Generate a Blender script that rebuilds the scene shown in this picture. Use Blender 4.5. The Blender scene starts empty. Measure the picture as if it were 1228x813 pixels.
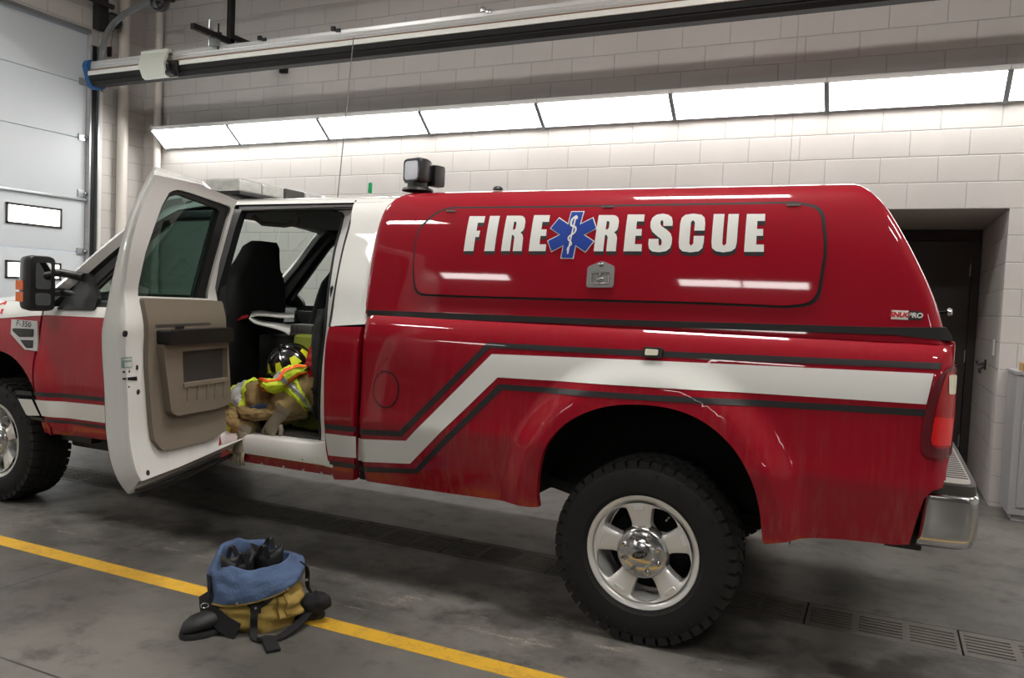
import bpy, bmesh, math, random
from mathutils import Vector, Matrix, noise
random.seed(7)
PI = math.pi
C = bpy.context.scene.collection
# ------------------------------------------------------------------ camera
CAM = Vector((0, 0, 1.47))
YAW, PITCH, ROLL, FPX = -0.43083207, -0.04875498, 0.04192294, 958.97435
_f = Vector((math.sin(YAW)*math.cos(PITCH), math.cos(YAW)*math.cos(PITCH), math.sin(PITCH)))
_r = _f.cross(Vector((0, 0, 1))).normalized()
_u = _r.cross(_f)
R_ = math.cos(ROLL)*_r + math.sin(ROLL)*_u
U_ = math.cos(ROLL)*_u - math.sin(ROLL)*_r
def ray(px, py):
    return R_*(px-614) - U_*(py-406.5) + _f*FPX
def PY(px, py, y):                       # measured point -> point on the plane y = const
    d = ray(px, py); return CAM + d*((y-CAM.y)/d.y)
def PZ(px, py, z=0.0):
    d = ray(px, py); return CAM + d*((z-CAM.z)/d.z)
def PX(px, py, x):
    d = ray(px, py); return CAM + d*((x-CAM.x)/d.x)
cd = bpy.data.cameras.new('camera'); cam = bpy.data.objects.new('camera', cd); C.objects.link(cam)
cd.sensor_width = 36; cd.lens = FPX/1228*36; cd.clip_start = .05; cd.clip_end = 200
cam.matrix_world = Matrix(((R_.x, U_.x, -_f.x, CAM.x), (R_.y, U_.y, -_f.y, CAM.y), (R_.z, U_.z, -_f.z, CAM.z), (0, 0, 0, 1)))
bpy.context.scene.camera = cam

# ------------------------------------------------------------------ materials
def lin(c):
    return tuple(((v/255)/12.92 if v/255 <= .04045 else ((v/255+.055)/1.055)**2.4) for v in c)
MATS = {}
def mat(name, rgb, rough=.5, metal=0.0, coat=0.0, spec=.5, bump=None, var=None, trans=None):
    """bump=(scale,strength); var=(scale,amount) mottles the colour a little"""
    m = bpy.data.materials.new(name); m.use_nodes = True
    nt = m.node_tree; b = nt.nodes['Principled BSDF']
    c = lin(rgb)+(1,)
    b.inputs['Base Color'].default_value = c
    b.inputs['Roughness'].default_value = rough
    b.inputs['Metallic'].default_value = metal
    b.inputs['Coat Weight'].default_value = coat
    b.inputs['Coat Roughness'].default_value = .03
    b.inputs['Specular IOR Level'].default_value = spec
    tc = nt.nodes.new('ShaderNodeTexCoord')
    if var:
        n = nt.nodes.new('ShaderNodeTexNoise'); n.inputs['Scale'].default_value = var[0]; n.inputs['Detail'].default_value = 5
        nt.links.new(tc.outputs['Object'], n.inputs['Vector'])
        mx = nt.nodes.new('ShaderNodeMix'); mx.data_type = 'RGBA'
        mx.inputs[6].default_value = tuple(v*(1-var[1]) for v in c[:3])+(1,)
        mx.inputs[7].default_value = tuple(min(1, v*(1+var[1])) for v in c[:3])+(1,)
        nt.links.new(n.outputs[0], mx.inputs[0]); nt.links.new(mx.outputs[2], b.inputs['Base Color'])
    if bump:
        n = nt.nodes.new('ShaderNodeTexNoise'); n.inputs['Scale'].default_value = bump[0]; n.inputs['Detail'].default_value = 4
        nt.links.new(tc.outputs['Object'], n.inputs['Vector'])
        bp = nt.nodes.new('ShaderNodeBump'); bp.inputs['Strength'].default_value = bump[1]; bp.inputs['Distance'].default_value = .01
        nt.links.new(n.outputs[0], bp.inputs['Height']); nt.links.new(bp.outputs[0], b.inputs['Normal'])
    MATS[name] = m
    return m
def emit(name, rgb, strength):
    m = bpy.data.materials.new(name); m.use_nodes = True
    nt = m.node_tree; nt.nodes.remove(nt.nodes['Principled BSDF'])
    e = nt.nodes.new('ShaderNodeEmission'); e.inputs[0].default_value = lin(rgb)+(1,); e.inputs[1].default_value = strength
    nt.links.new(e.outputs[0], nt.nodes['Material Output'].inputs[0]); MATS[name] = m
    return m
def glass(name, tint, refl=1.0):
    m = bpy.data.materials.new(name); m.use_nodes = True
    nt = m.node_tree; nt.nodes.remove(nt.nodes['Principled BSDF'])
    t = nt.nodes.new('ShaderNodeBsdfTransparent'); t.inputs[0].default_value = tuple(tint)+(1,)
    g = nt.nodes.new('ShaderNodeBsdfGlossy'); g.inputs['Roughness'].default_value = .01
    fr = nt.nodes.new('ShaderNodeFresnel')
    ge = nt.nodes.new('ShaderNodeNewGeometry'); ma = nt.nodes.new('ShaderNodeMath'); ma.operation = 'MULTIPLY_ADD'   # same reflectance from either side of the pane
    ma.inputs[1].default_value = 1/1.5-1.5; ma.inputs[2].default_value = 1.5
    nt.links.new(ge.outputs['Backfacing'], ma.inputs[0]); nt.links.new(ma.outputs[0], fr.inputs[0])
    mx = nt.nodes.new('ShaderNodeMixShader')
    nt.links.new(fr.outputs[0], mx.inputs[0]); nt.links.new(t.outputs[0], mx.inputs[1]); nt.links.new(g.outputs[0], mx.inputs[2])
    nt.links.new(mx.outputs[0], nt.nodes['Material Output'].inputs[0]); MATS[name] = m
    return m
class NB:                                   # tiny node helper
    def __init__(s, m): s.nt = m.node_tree
    def n(s, t, **kw):
        x = s.nt.nodes.new(t)
        for k, v in kw.items(): setattr(x, k, v)
        return x
    def l(s, a, b): s.nt.links.new(a, b)
    def math(s, op, a, b=None, c=None):
        x = s.nt.nodes.new('ShaderNodeMath'); x.operation = op
        for i, v in enumerate((a, b, c)):
            if v is None: continue
            if isinstance(v, (int, float)): x.inputs[i].default_value = v
            else: s.nt.links.new(v, x.inputs[i])
        return x.outputs[0]
    def mix(s, f, a, b):
        x = s.nt.nodes.new('ShaderNodeMix'); x.data_type = 'RGBA'
        for i, v in ((0, f), (6, a), (7, b)):
            if isinstance(v, (int, float)): x.inputs[i].default_value = v
            elif isinstance(v, tuple): x.inputs[i].default_value = v
            else: s.nt.links.new(v, x.inputs[i])
        return x.outputs[2]
    def noise(s, vec, scale, detail=5, rough=.55):
        x = s.nt.nodes.new('ShaderNodeTexNoise'); x.inputs['Scale'].default_value = scale
        x.inputs['Detail'].default_value = detail; x.inputs['Roughness'].default_value = rough
        s.nt.links.new(vec, x.inputs['Vector']); return x.outputs[0]
    def ramp(s, f, a, b):
        x = s.nt.nodes.new('ShaderNodeMapRange'); x.inputs[1].default_value = a; x.inputs[2].default_value = b
        x.interpolation_type = 'SMOOTHSTEP'
        s.nt.links.new(f, x.inputs[0]); return x.outputs[0]

def wall_mat(name, axis, rgb, zoff=2.345, xoff=0.0, ctrl=None):
    """painted concrete block; axis = horizontal coordinate (0 x, 1 y)"""
    m = mat(name, rgb, .55); q = NB(m); b = m.node_tree.nodes['Principled BSDF']
    g = q.n('ShaderNodeNewGeometry'); sp = q.n('ShaderNodeSeparateXYZ'); q.l(g.outputs['Position'], sp.inputs[0])
    H, L = .2105, .425
    zc = q.math('DIVIDE', q.math('SUBTRACT', sp.outputs[2], zoff), H)
    row = q.math('FLOOR', zc); fz = q.math('FRACT', zc)
    odd = q.math('MULTIPLY', q.math('MODULO', q.math('ABSOLUTE', row), 2.0), .5)
    xc = q.math('ADD', q.math('DIVIDE', q.math('SUBTRACT', sp.outputs[axis], xoff), L), odd)
    fx = q.math('FRACT', xc)
    dz = q.math('MULTIPLY', q.math('MINIMUM', fz, q.math('SUBTRACT', 1.0, fz)), H)
    dx = q.math('MULTIPLY', q.math('MINIMUM', fx, q.math('SUBTRACT', 1.0, fx)), L)
    d = q.math('MINIMUM', dz, dx)
    if ctrl is not None:
        d = q.math('MINIMUM', d, q.math('ABSOLUTE', q.math('SUBTRACT', sp.outputs[axis], ctrl)))
    h = q.ramp(d, .001, .0065)
    n1 = q.noise(g.outputs['Position'], 90, 4); n2 = q.noise(g.outputs['Position'], 1.3, 4)
    hh = q.math('ADD', q.math('MULTIPLY', h, 1.0), q.math('MULTIPLY', n1, .22))
    bp = q.n('ShaderNodeBump'); bp.inputs['Strength'].default_value = .55; bp.inputs['Distance'].default_value = .006
    q.l(hh, bp.inputs['Height']); q.l(bp.outputs[0], b.inputs['Normal'])
    c = lin(rgb)
    base = q.mix(q.ramp(n2, .3, .7), tuple(v*.95 for v in c)+(1,), tuple(min(1, v*1.03) for v in c)+(1,))
    col = q.mix(h, tuple(v*.72 for v in c)+(1,), base)
    q.l(col, b.inputs['Base Color'])
    return m

# paint with road dust: dust is stain-shaped, brown-grey, vertical streaks on the lower panels
def paint(name, rgb, dust=0.0, coat=1.0):
    m = mat(name, rgb, .5, 0, coat, spec=.1); q = NB(m); b = m.node_tree.nodes['Principled BSDF']
    if dust:
        g = q.n('ShaderNodeNewGeometry'); mp = q.n('ShaderNodeMapping'); mp.inputs['Scale'].default_value = (38, 38, 2.2)
        q.l(g.outputs['Position'], mp.inputs[0])
        st = q.noise(mp.outputs[0], 1.0, 6, .7)
        pt = q.noise(g.outputs['Position'], 3.0, 4)
        fine = q.noise(g.outputs['Position'], 160, 3)
        sp = q.n('ShaderNodeSeparateXYZ'); q.l(g.outputs['Position'], sp.inputs[0])
        low = q.ramp(sp.outputs[2], 1.25, .55)
        k = q.math('MULTIPLY', q.math('MULTIPLY', q.ramp(st, .40, .75), q.ramp(pt, .3, .65)), q.math('ADD', q.math('MULTIPLY', low, .85), .15))
        k = q.math('MULTIPLY', k, q.math('ADD', q.math('MULTIPLY', fine, .8), .5))
        k = q.math('MULTIPLY', k, dust)
        q.l(q.mix(k, lin(rgb)+(1,), lin((150, 110, 95))+(1,)), b.inputs['Base Color'])
        q.l(q.math('SUBTRACT', 1.0, q.math('MULTIPLY', k, 1.4)), b.inputs['Coat Weight'])
        q.l(q.math('ADD', q.math('MULTIPLY', k, .5), .03), b.inputs['Coat Roughness'])
    return m
RED = paint('red_paint', (146, 5, 29), .42)
REDC = paint('red_gelcoat', (146, 5, 29), .06)
WHITE = paint('white_paint', (226, 226, 222), .12)
DECALW = mat('white_vinyl', (226, 226, 222), .35, coat=.5)
DECALB = mat('charcoal_vinyl', (36, 34, 36), .4, coat=.4)
BLACK = mat('black_plastic', (20, 20, 21), .45)
RUBBER = mat('black_rubber', (15, 15, 15), .8, bump=(60, .15))
SEAL = mat('seal_rubber', (18, 18, 18), .6)
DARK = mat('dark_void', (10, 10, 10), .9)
CHROME = mat('chrome', (205, 205, 205), .16, 1.0)
ALLOY = mat('alloy', (226, 225, 222), .32, .35, bump=(30, .03))
STEEL = mat('galvanised', (170, 175, 178), .35, .9, var=(6, .2))
BLSTEEL = mat('black_steel', (22, 22, 24), .5, .3)
CLOTHBK = mat('black_cloth', (12, 12, 14), .85, bump=(120, .3))
TRIM = mat('taupe_trim', (122, 112, 98), .6, bump=(300, .12))
GREYTRIM = mat('grey_trim', (60, 58, 55), .7)
HEADL = mat('headliner', (74, 70, 66), .9)
TAN = mat('tan_canvas', (160, 134, 68), .9, bump=(220, .35), var=(9, .22))
TANC = mat('tan_coat', (140, 119, 76), .9, bump=(220, .35), var=(9, .22))
BLUE = mat('blue_quilt', (76, 95, 128), .9, bump=(90, .35), var=(14, .2))
LIME = mat('lime_fabric', (196, 218, 40), .7, bump=(200, .2))
SILVER = mat('reflective_tape', (168, 170, 166), .4, .2)
ORANGE = mat('orange_fabric', (255, 92, 24), .7)
LEATHER = mat('grey_leather', (134, 126, 108), .85, bump=(80, .3), var=(12, .25))
WEB = mat('black_webbing', (16, 16, 19), .8, bump=(240, .3))
GLASS = glass('cab_glass', (.72, .80, .76))
TINT = glass('tinted_glass', (.16, .24, .22))
LENSR = mat('red_lens', (158, 8, 18), .12, coat=1.0, bump=(25, .1))
LENSDR = mat('dark_red_trim', (96, 24, 34), .2, coat=1.0)
LENSRB = mat('bright_red_lens', (214, 22, 26), .15, coat=1.0)
LENSW = mat('clear_lens', (214, 208, 186), .2, coat=1.0)
AMBER = mat('amber_lens', (236, 104, 30), .2, coat=1.0)
MIRROR = mat('mirror', (215, 220, 220), .03, 1.0)
WPLASTIC = mat('white_plastic', (222, 222, 216), .4)
PAPER = mat('paper', (205, 205, 200), .8)
REDCL = mat('red_cloth', (172, 22, 26), .8)
YELLOW = mat('yellow_triangle', (222, 226, 40), .5)
BLUEP = mat('blue_plastic', (24, 84, 140), .4)
WOOD = mat('pale_wood', (176, 144, 96), .6, var=(20, .2))
CABGREY = mat('cabinet_grey', (150, 150, 152), .45)
PIPEW = mat('pipe_paint', (214, 208, 200), .4)
BUMPADHESIVE = mat('grey_step', (160, 156, 148), .5)
STARBLUE = mat('star_blue', (14, 56, 150), .4, coat=.5)
GREENP = mat('green_plastic', (10, 140, 80), .4)

# ------------------------------------------------------------------ mesh helpers
def tag(o, label=None, cat=None, group=None, kind=None):
    if label: o['label'] = label
    if cat: o['category'] = cat
    if group: o['group'] = group
    if kind: o['kind'] = kind
    return o
def wloc(o):
    v = Vector((0, 0, 0))
    while o: v = v+o.location; o = o.parent
    return v
def thing(name, loc, label, cat, group=None):
    o = bpy.data.objects.new(name, None); o.location = loc; o.empty_display_size = .1; C.objects.link(o)
    return tag(o, label, cat, group)
def link(name, me, m, parent=None, world=True, label=None):
    """mesh vertices are in world space; re-expressed about the parent's origin"""
    o = bpy.data.objects.new(name, me); C.objects.link(o)
    if m is not None:
        for mm in (m if isinstance(m, (list, tuple)) else [m]): me.materials.append(mm)
    if parent is not None:
        o.parent = parent
        if world:
            l = wloc(parent); me.transform(Matrix.Translation(-l))
    if label: o['label'] = label
    return o
def recentre(o):
    """move a top-level mesh's origin to the centre of its base"""
    me = o.data; xs = [v.co for v in me.vertices]
    c = Vector(((min(v.x for v in xs)+max(v.x for v in xs))/2, (min(v.y for v in xs)+max(v.y for v in xs))/2, min(v.z for v in xs)))
    me.transform(Matrix.Translation(-c)); o.location = o.location+c
    return o
class MB:
    def __init__(s): s.bm = bmesh.new(); s.mi = 0
    def face(s, vs):
        try:
            f = s.bm.faces.new(vs); f.material_index = s.mi; return f
        except ValueError: return None
    def box(s, lo, hi, bev=0.0, M=None, seg=2):
        b = bmesh.new(); bmesh.ops.create_cube(b, size=1)
        lo, hi = Vector(lo), Vector(hi)
        for v in b.verts: v.co = Vector(((v.co.x+.5)*(hi.x-lo.x)+lo.x, (v.co.y+.5)*(hi.y-lo.y)+lo.y, (v.co.z+.5)*(hi.z-lo.z)+lo.z))
        if bev: bmesh.ops.bevel(b, geom=b.edges[:], offset=bev, segments=seg, profile=.7, affect='EDGES')
        return s.join(b, M)
    def join(s, b, M=None):
        if M is not None: bmesh.ops.transform(b, matrix=M, verts=b.verts)
        mp = {v: s.bm.verts.new(v.co) for v in b.verts}
        for f in b.faces: s.face([mp[v] for v in f.verts])
        b.free(); return s
    def rings(s, rs, cap=True, close=True):
        vr = [[s.bm.verts.new(p) for p in r] for r in rs]
        n = len(vr[0])
        for a, b in zip(vr, vr[1:]):
            for i in range(n if close else n-1):
                j = (i+1) % n; s.face([a[i], a[j], b[j], b[i]])
        if cap and close: s.face(vr[0][::-1]); s.face(vr[-1])
        return s
    def tube(s, pts, r, n=10, cap=True):
        pts = [Vector(p) for p in pts]; rs = []; up = None
        for i, p in enumerate(pts):
            t = (pts[min(i+1, len(pts)-1)]-pts[max(i-1, 0)]).normalized()
            if up is None: up = t.orthogonal().normalized()
            up = (up-t*up.dot(t)).normalized(); w = t.cross(up)
            rr = r[i] if isinstance(r, (list, tuple)) else r
            rs.append([p+up*(rr*math.cos(2*PI*k/n))+w*(rr*math.sin(2*PI*k/n)) for k in range(n)])
        return s.rings(rs, cap)
    def lathe(s, prof, M=None, n=48, caps=False):
        """profile of (r, h) about local z"""
        rs = []
        for r, h in prof:
            rs.append([(M or Matrix())@Vector((r*math.cos(2*PI*k/n), r*math.sin(2*PI*k/n), h)) for k in range(n)])
        return s.rings(rs, caps)
    def prism(s, poly, d, M=None, bev=0.0):
        """polygon in local xy extruded 0..d along z"""
        b = bmesh.new(); vs = [b.verts.new((p[0], p[1], 0)) for p in poly]
        f = b.faces.new(vs); r = bmesh.ops.extrude_face_region(b, geom=[f])
        for v in r['geom']:
            if isinstance(v, bmesh.types.BMVert): v.co.z = d
        bmesh.ops.recalc_face_normals(b, faces=b.faces)
        if bev: bmesh.ops.bevel(b, geom=b.edges[:], offset=bev, segments=2, profile=.7, affect='EDGES')
        return s.join(b, M)
    def ribbon(s, pts, w, side, th=.004):
        """flat strap through pts; side = width direction(s)"""
        pts = [Vector(p) for p in pts]; rs = []
        for i, p in enumerate(pts):
            t = (pts[min(i+1, len(pts)-1)]-pts[max(i-1, 0)]).normalized()
            sd = Vector(side[i] if isinstance(side, list) else side); sd = (sd-t*sd.dot(t)).normalized(); n = t.cross(sd)
            ww = w[i] if isinstance(w, list) else w
            rs.append([p+sd*ww/2+n*th/2, p-sd*ww/2+n*th/2, p-sd*ww/2-n*th/2, p+sd*ww/2-n*th/2])
        return s.rings(rs)
    def obj(s, name, m, parent=None, smooth=40, label=None, recalc=True, sub=0):
        me = bpy.data.meshes.new(name)
        if recalc: bmesh.ops.recalc_face_normals(s.bm, faces=s.bm.faces)
        s.bm.to_mesh(me); s.bm.free()
        if smooth:
            me.shade_smooth()
            if smooth < 180: me.set_sharp_from_angle(angle=math.radians(smooth))
        o = link(name, me, m, parent, label=label)
        if sub:
            md = o.modifiers.new('sub', 'SUBSURF'); md.levels = sub; md.render_levels = sub
        return o
def axisM(o, zdir, xdir=None):
    z = Vector(zdir).normalized(); x = Vector(xdir) if xdir else z.orthogonal()
    x = (x-z*x.dot(z)).normalized(); y = z.cross(x)
    return Matrix(((x.x, y.x, z.x, o[0]), (x.y, y.y, z.y, o[1]), (x.z, y.z, z.z, o[2]), (0, 0, 0, 1)))

def sheet(name, poly, pos, m, parent, step=.04, off=0.0, thick=0.0, holes=(), label=None, ustep=None, side=None):
    """polygon in surface coordinates (u,v), finely cut and laid on pos(u,v,off); thick = return flange depth.
    Shading normals come from the surface itself."""
    bm = bmesh.new(); ed = []
    for loop in [poly]+list(holes):
        vs = [bm.verts.new((p[0], 0, p[1])) for p in loop]
        for i in range(len(vs)): ed.append(bm.edges.new((vs[i], vs[(i+1) % len(vs)])))
    bmesh.ops.triangle_fill(bm, use_beauty=True, edges=ed, normal=(0, -1, 0))
    us = [p[0] for p in poly]; vs_ = [p[1] for p in poly]
    def cut(lo, hi, ax, st):
        k = math.floor(lo/st)+1
        while k*st < hi-1e-6:
            co = (k*st, 0, 0) if ax == 0 else (0, 0, k*st)
            bmesh.ops.bisect_plane(bm, geom=bm.verts[:]+bm.edges[:]+bm.faces[:], dist=1e-5, plane_co=co, plane_no=(1, 0, 0) if ax == 0 else (0, 0, 1))
            k += 1
    if step:
        cut(min(us), max(us), 0, ustep or step); cut(min(vs_), max(vs_), 1, step)
    bm.normal_update()
    verts, nrm, faces, fl = [], [], [], []
    e = 1e-3
    bm.verts.index_update()
    for v in bm.verts:
        u, w = v.co.x, v.co.z
        p = Vector(pos(u, w, off)); verts.append(p)
        a = Vector(pos(u+e, w, off))-Vector(pos(u-e, w, off)); b = Vector(pos(u, w+e, off))-Vector(pos(u, w-e, off))
        nrm.append(a.cross(b).normalized())
    out0 = Vector(pos(us[0], vs_[0], off+.01))-Vector(pos(us[0], vs_[0], off))
    for f in bm.faces:
        idx = [v.index for v in f.verts]
        c = (verts[idx[1]]-verts[idx[0]]).cross(verts[idx[2]]-verts[idx[0]])
        n0 = nrm[idx[0]]
        if n0.dot(out0) < 0: n0 = -n0
        if c.dot(n0) < 0: idx = idx[::-1]
        faces.append(idx)
        fl.append(1)
    if nrm and nrm[0].dot(out0) < 0: nrm = [-n for n in nrm]
    if thick:
        for ed_ in bm.edges:
            if len(ed_.link_faces) != 1: continue
            a, b = ed_.verts
            i0 = len(verts)
            for v in (a, b):
                verts.append(Vector(pos(v.co.x, v.co.z, off))); nrm.append(None)
            for v in (b, a):
                verts.append(Vector(pos(v.co.x, v.co.z, off-thick))); nrm.append(None)
            q = [i0, i0+1, i0+2, i0+3]
            cf = ed_.link_faces[0].calc_center_median(); pc = Vector(pos(cf.x, cf.z, off))
            n = (verts[q[1]]-verts[q[0]]).cross(verts[q[2]]-verts[q[0]])
            if n.dot(verts[q[0]]-pc) < 0: q = q[::-1]
            faces.append(q); fl.append(0)
    bm.free()
    me = bpy.data.meshes.new(name); me.from_pydata([tuple(v) for v in verts], [], faces); me.update()
    me.shade_smooth()
    ln = []
    for p in me.polygons:
        for li in p.loop_indices:
            n = nrm[me.loops[li].vertex_index]
            ln.append(tuple(n) if n is not None else tuple(p.normal))
    me.normals_split_custom_set(ln)
    if side is not None:
        for i, p in enumerate(me.polygons): p.material_index = 0 if fl[i] else 1
        m = [m, side]
    return link(name, me, m, parent, label=label)
def smooth_curve(pts):
    """Catmull-Rom interpolation through (t, v) pairs -> function"""
    pts = sorted(pts)
    def fn(t):
        if t <= pts[0][0]: i = 0
        elif t >= pts[-1][0]: i = len(pts)-2
        else:
            i = 0
            while pts[i+1][0] < t: i += 1
        t0, v0 = pts[i]; t1, v1 = pts[i+1]; h = t1-t0
        if t <= pts[0][0] or t >= pts[-1][0]:
            return v0 if t <= t0 else v1
        s = (t-t0)/h
        def slope(k):
            if k == 0: return (pts[1][1]-pts[0][1])/(pts[1][0]-pts[0][0])
            if k == len(pts)-1: return (pts[-1][1]-pts[-2][1])/(pts[-1][0]-pts[-2][0])
            a = (pts[k][1]-pts[k-1][1])/(pts[k][0]-pts[k-1][0]); b = (pts[k+1][1]-pts[k][1])/(pts[k+1][0]-pts[k][0])
            return 0 if a*b < 0 else (a+b)/2
        m0, m1 = slope(i)*h, slope(i+1)*h
        return (2*s**3-3*s*s+1)*v0+(s**3-2*s*s+s)*m0+(-2*s**3+3*s*s)*v1+(s**3-s*s)*m1
    return fn
def sstep(a, b, x):
    t = max(0, min(1, (x-a)/(b-a))); return t*t*(3-2*t)
def text_mesh(body, size, name='lettering', bold=0.0, shear=0.0, ext=.0005, spacing=1.0):
    cu = bpy.data.curves.new('txt', 'FONT'); cu.body = body; cu.size = size; cu.extrude = ext; cu.offset = bold; cu.shear = shear; cu.space_character = spacing
    cu.align_x = 'CENTER'; cu.align_y = 'CENTER'
    o = bpy.data.objects.new('txt', cu); C.objects.link(o)
    dg = bpy.context.evaluated_depsgraph_get(); dg.update()
    me = bpy.data.meshes.new_from_object(o.evaluated_get(dg)); me.name = name
    bpy.data.objects.remove(o); bpy.data.curves.remove(cu)
    return me
def place_text(body, size, o, right, up, m, parent, name='lettering', **kw):
    me = text_mesh(body, size, name, **kw)
    x = Vector(right).normalized(); y = Vector(up); y = (y-x*y.dot(x)).normalized(); z = x.cross(y)
    me.transform(Matrix(((x.x, y.x, z.x, o[0]), (x.y, y.y, z.y, o[1]), (x.z, y.z, z.z, o[2]), (0, 0, 0, 1))))
    return link(name, me, m, parent)
# ================================================================== THE TRUCK
YC = 4.36
truck = thing('pickup_truck', (-2.9, YC, 0), 'red and white fire rescue pickup truck with its rear left door open', 'truck')
bed_c = smooth_curve([(.30, 3.47), (.50, 3.405), (.62, 3.375), (.76, 3.352), (.83, 3.343), (.90, 3.347), (1.05, 3.350), (1.2, 3.352), (1.29, 3.362), (1.34, 3.38), (1.375, 3.412), (1.41, 3.47)])
AX, AZ = -.885, .48
FX = -5.27
def archr(x, z, cx=AX): return math.hypot((x-cx)/.50, (z-AZ)/.57)
def bedY(x, z):
    y = bed_c(z)
    r = archr(x, z)
    y -= .050*sstep(1.42, 1.14, r)*sstep(1.5, .9, z)*(1 if r > 0 else 0)
    if x > .19:
        d = min(x-.19, .075); y += .08-math.sqrt(max(1e-6, .08**2-d*d))
    if x < -2.34:
        d = min(-2.34-x, .055); y += .06-math.sqrt(max(1e-6, .06**2-d*d))
    return y
cap_c = smooth_curve([(1.34, 3.403), (1.42, 3.4075), (1.55, 3.4135), (1.66, 3.421), (1.76, 3.433), (1.84, 3.449), (1.90, 3.469), (1.95, 3.496), (1.982, 3.532), (2.002, 3.58), (2.013, 3.64)])
def capY(x, z): return cap_c(z)
cab_c = smooth_curve([(.42, 3.44), (.52, 3.40), (.62, 3.375), (.76, 3.353), (.84, 3.346), (1.0, 3.350), (1.2, 3.358), (1.28, 3.370), (1.34, 3.39), (1.5, 3.432), (1.7, 3.49), (1.85, 3.535), (1.93, 3.57), (1.97, 3.605), (1.995, 3.655), (2.008, 3.72)])
def cabY(x, z):
    y = cab_c(z)
    if x > -2.43:
        d = min(x+2.43, .075); y += .08-math.sqrt(max(1e-6, .08**2-d*d))
    r = archr(x, z, FX)
    y -= .035*sstep(1.42, 1.10, r)*sstep(1.5, .9, z)
    return y
def L(fn, dy=0.0): return lambda u, w, o: (u, fn(u, w)+dy-o, w)
def Rt(fn, dy=0.0): return lambda u, w, o: (u, 2*YC-(fn(u, w)+dy-o), w)
def on(fn, px, py, off=0.0):
    y = 3.4
    for _ in range(12):
        p = PY(px, py, y); y = fn(p.x, p.z)-off
    return (p.x, p.z)
def crv(pts, n=6, closed=False):
    """smooth polyline through points"""
    out = []; m = len(pts)
    rng = range(m if closed else m-1)
    for i in rng:
        p0, p1, p2, p3 = (pts[(i+k) % m] if closed else pts[max(0, min(m-1, i+k))] for k in (-1, 0, 1, 2))
        for k in range(n):
            t = k/n
            out.append(tuple(.5*((2*b)+(-a+c)*t+(2*a-5*b+4*c-d)*t*t+(-a+3*b-3*c+d)*t**3) for a, b, c, d in zip(p0, p1, p2, p3)))
    if not closed: out.append(tuple(pts[-1]))
    return out
def rounded(pts, r, n=6):
    """round the corners of a polygon; r one number or a list"""
    out = []; m = len(pts)
    for i in range(m):
        rr = r[i] if isinstance(r, (list, tuple)) else r
        p = Vector(pts[i]); a = Vector(pts[i-1]); b = Vector(pts[(i+1) % m])
        if rr == 0: out.append(tuple(p)); continue
        da = (a-p); db = (b-p); k = min(rr, da.length*.48, db.length*.48)
        s = p+da.normalized()*k; e = p+db.normalized()*k
        for j in range(n+1):
            t = j/n; out.append(tuple(s*(1-t)**2+p*2*t*(1-t)+e*t*t))
    return out

arch_pts = [(-1.372, .53), (-1.372, .642), (-1.336, .804), (-1.241, .932), (-1.10, 1.012), (-.944, 1.046), (-.77, 1.043), (-.632, 1.0), (-.515, .912), (-.44, .80), (-.401, .68), (-.384, .54)]
arch = crv(arch_pts, 5)
bed_poly = ([(.228, 1.408), (-2.385, 1.368), (-2.39, 1.2), (-2.393, 1.0), (-2.39, .8), (-2.38, .62), (-2.355, .507), (-1.9, .512), (-1.42, .522)] + arch +
            [(-.374, .525), (-.30, .545), (-.242, .565), (-.088, .583), (.10, .593), (.147, .603), (.165, .70), (.185, .79), (.21, .825), (.245, .838), (.262, .95), (.265, 1.1), (.262, 1.25), (.245, 1.36)])
def half(P, x): return P
for nm, T in (('bed_side', L(bedY)), ('bed_side', Rt(bedY))):
    sheet(nm, bed_poly, T, RED, truck, step=.03, thick=.035)
# fuel flap: a thin gap ring and the flap itself
cx_, cz_ = on(bedY, 463, 467)
circ = lambda r, k=1.0: [(cx_+r*math.cos(2*PI*i/40)*.92, cz_+r*math.sin(2*PI*i/40)*1.1) for i in range(40)]
g = sheet('fuel_flap', circ(.0845), L(bedY), SEAL, truck, step=.03, off=.0012)
sheet('flap_face', circ(.0785), L(bedY), RED, g, step=.03, off=.0035, label='red round fuel flap face')
# striping ---------------------------------------------------------------
bs = lambda *p: [on(bedY, *q) for q in p]
def mid(a, b, k): return (a[0]+(b[0]-a[0])*k, a[1]+(b[1]-a[1])*k)
def stripe(name, top, bot, m, fn=bedY, parent=None, T=None):
    return sheet(name, top+bot[::-1], (T or L)(fn), m, parent or truck, step=.03, off=.0022)
wt = bs((430, 525), (487, 528.5), (590, 424.5)) + [(-.9, 1.236), (.190, 1.262)]
wb = bs((430, 552), (492, 556), (597, 452.5)) + [(-.9, 1.125), (.172, 1.146)]
bt = bs((430, 513), (479, 517), (585, 410.5)) + [(-.9, 1.278), (.215, 1.303)]
bb = bs((430, 520), (482, 523.5), (588, 417)) + [(-.9, 1.252), (.21, 1.279)]
lt = bs((430, 558), (498, 562), (598, 460.5)) + [(-.9, 1.093), (.172, 1.127)]
lb = bs((430, 564), (501, 568), (602, 467.5)) + [(-.9, 1.068), (.168, 1.10)]
for T in (L, Rt):
    stripe('white_stripe', wt, wb, DECALW, T=T)
    stripe('charcoal_stripe', bt, bb, DECALB, T=T)
    stripe('charcoal_stripe', lt, lb, DECALB, T=T)
# gasket between bed and cap
gas = [(-2.385, 1.388), (-1.0, 1.404), (.0, 1.425), (.225, 1.436), (.245, 1.405), (.25, 1.385), (.05, 1.397), (-1.0, 1.378), (-2.38, 1.355)]
for T in (L, Rt): sheet('cap_gasket', gas, T(lambda x, z: 3.400+(.02*max(0, (x-.2)/.05))), DECALB, truck, step=.06, thick=.06)
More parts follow.
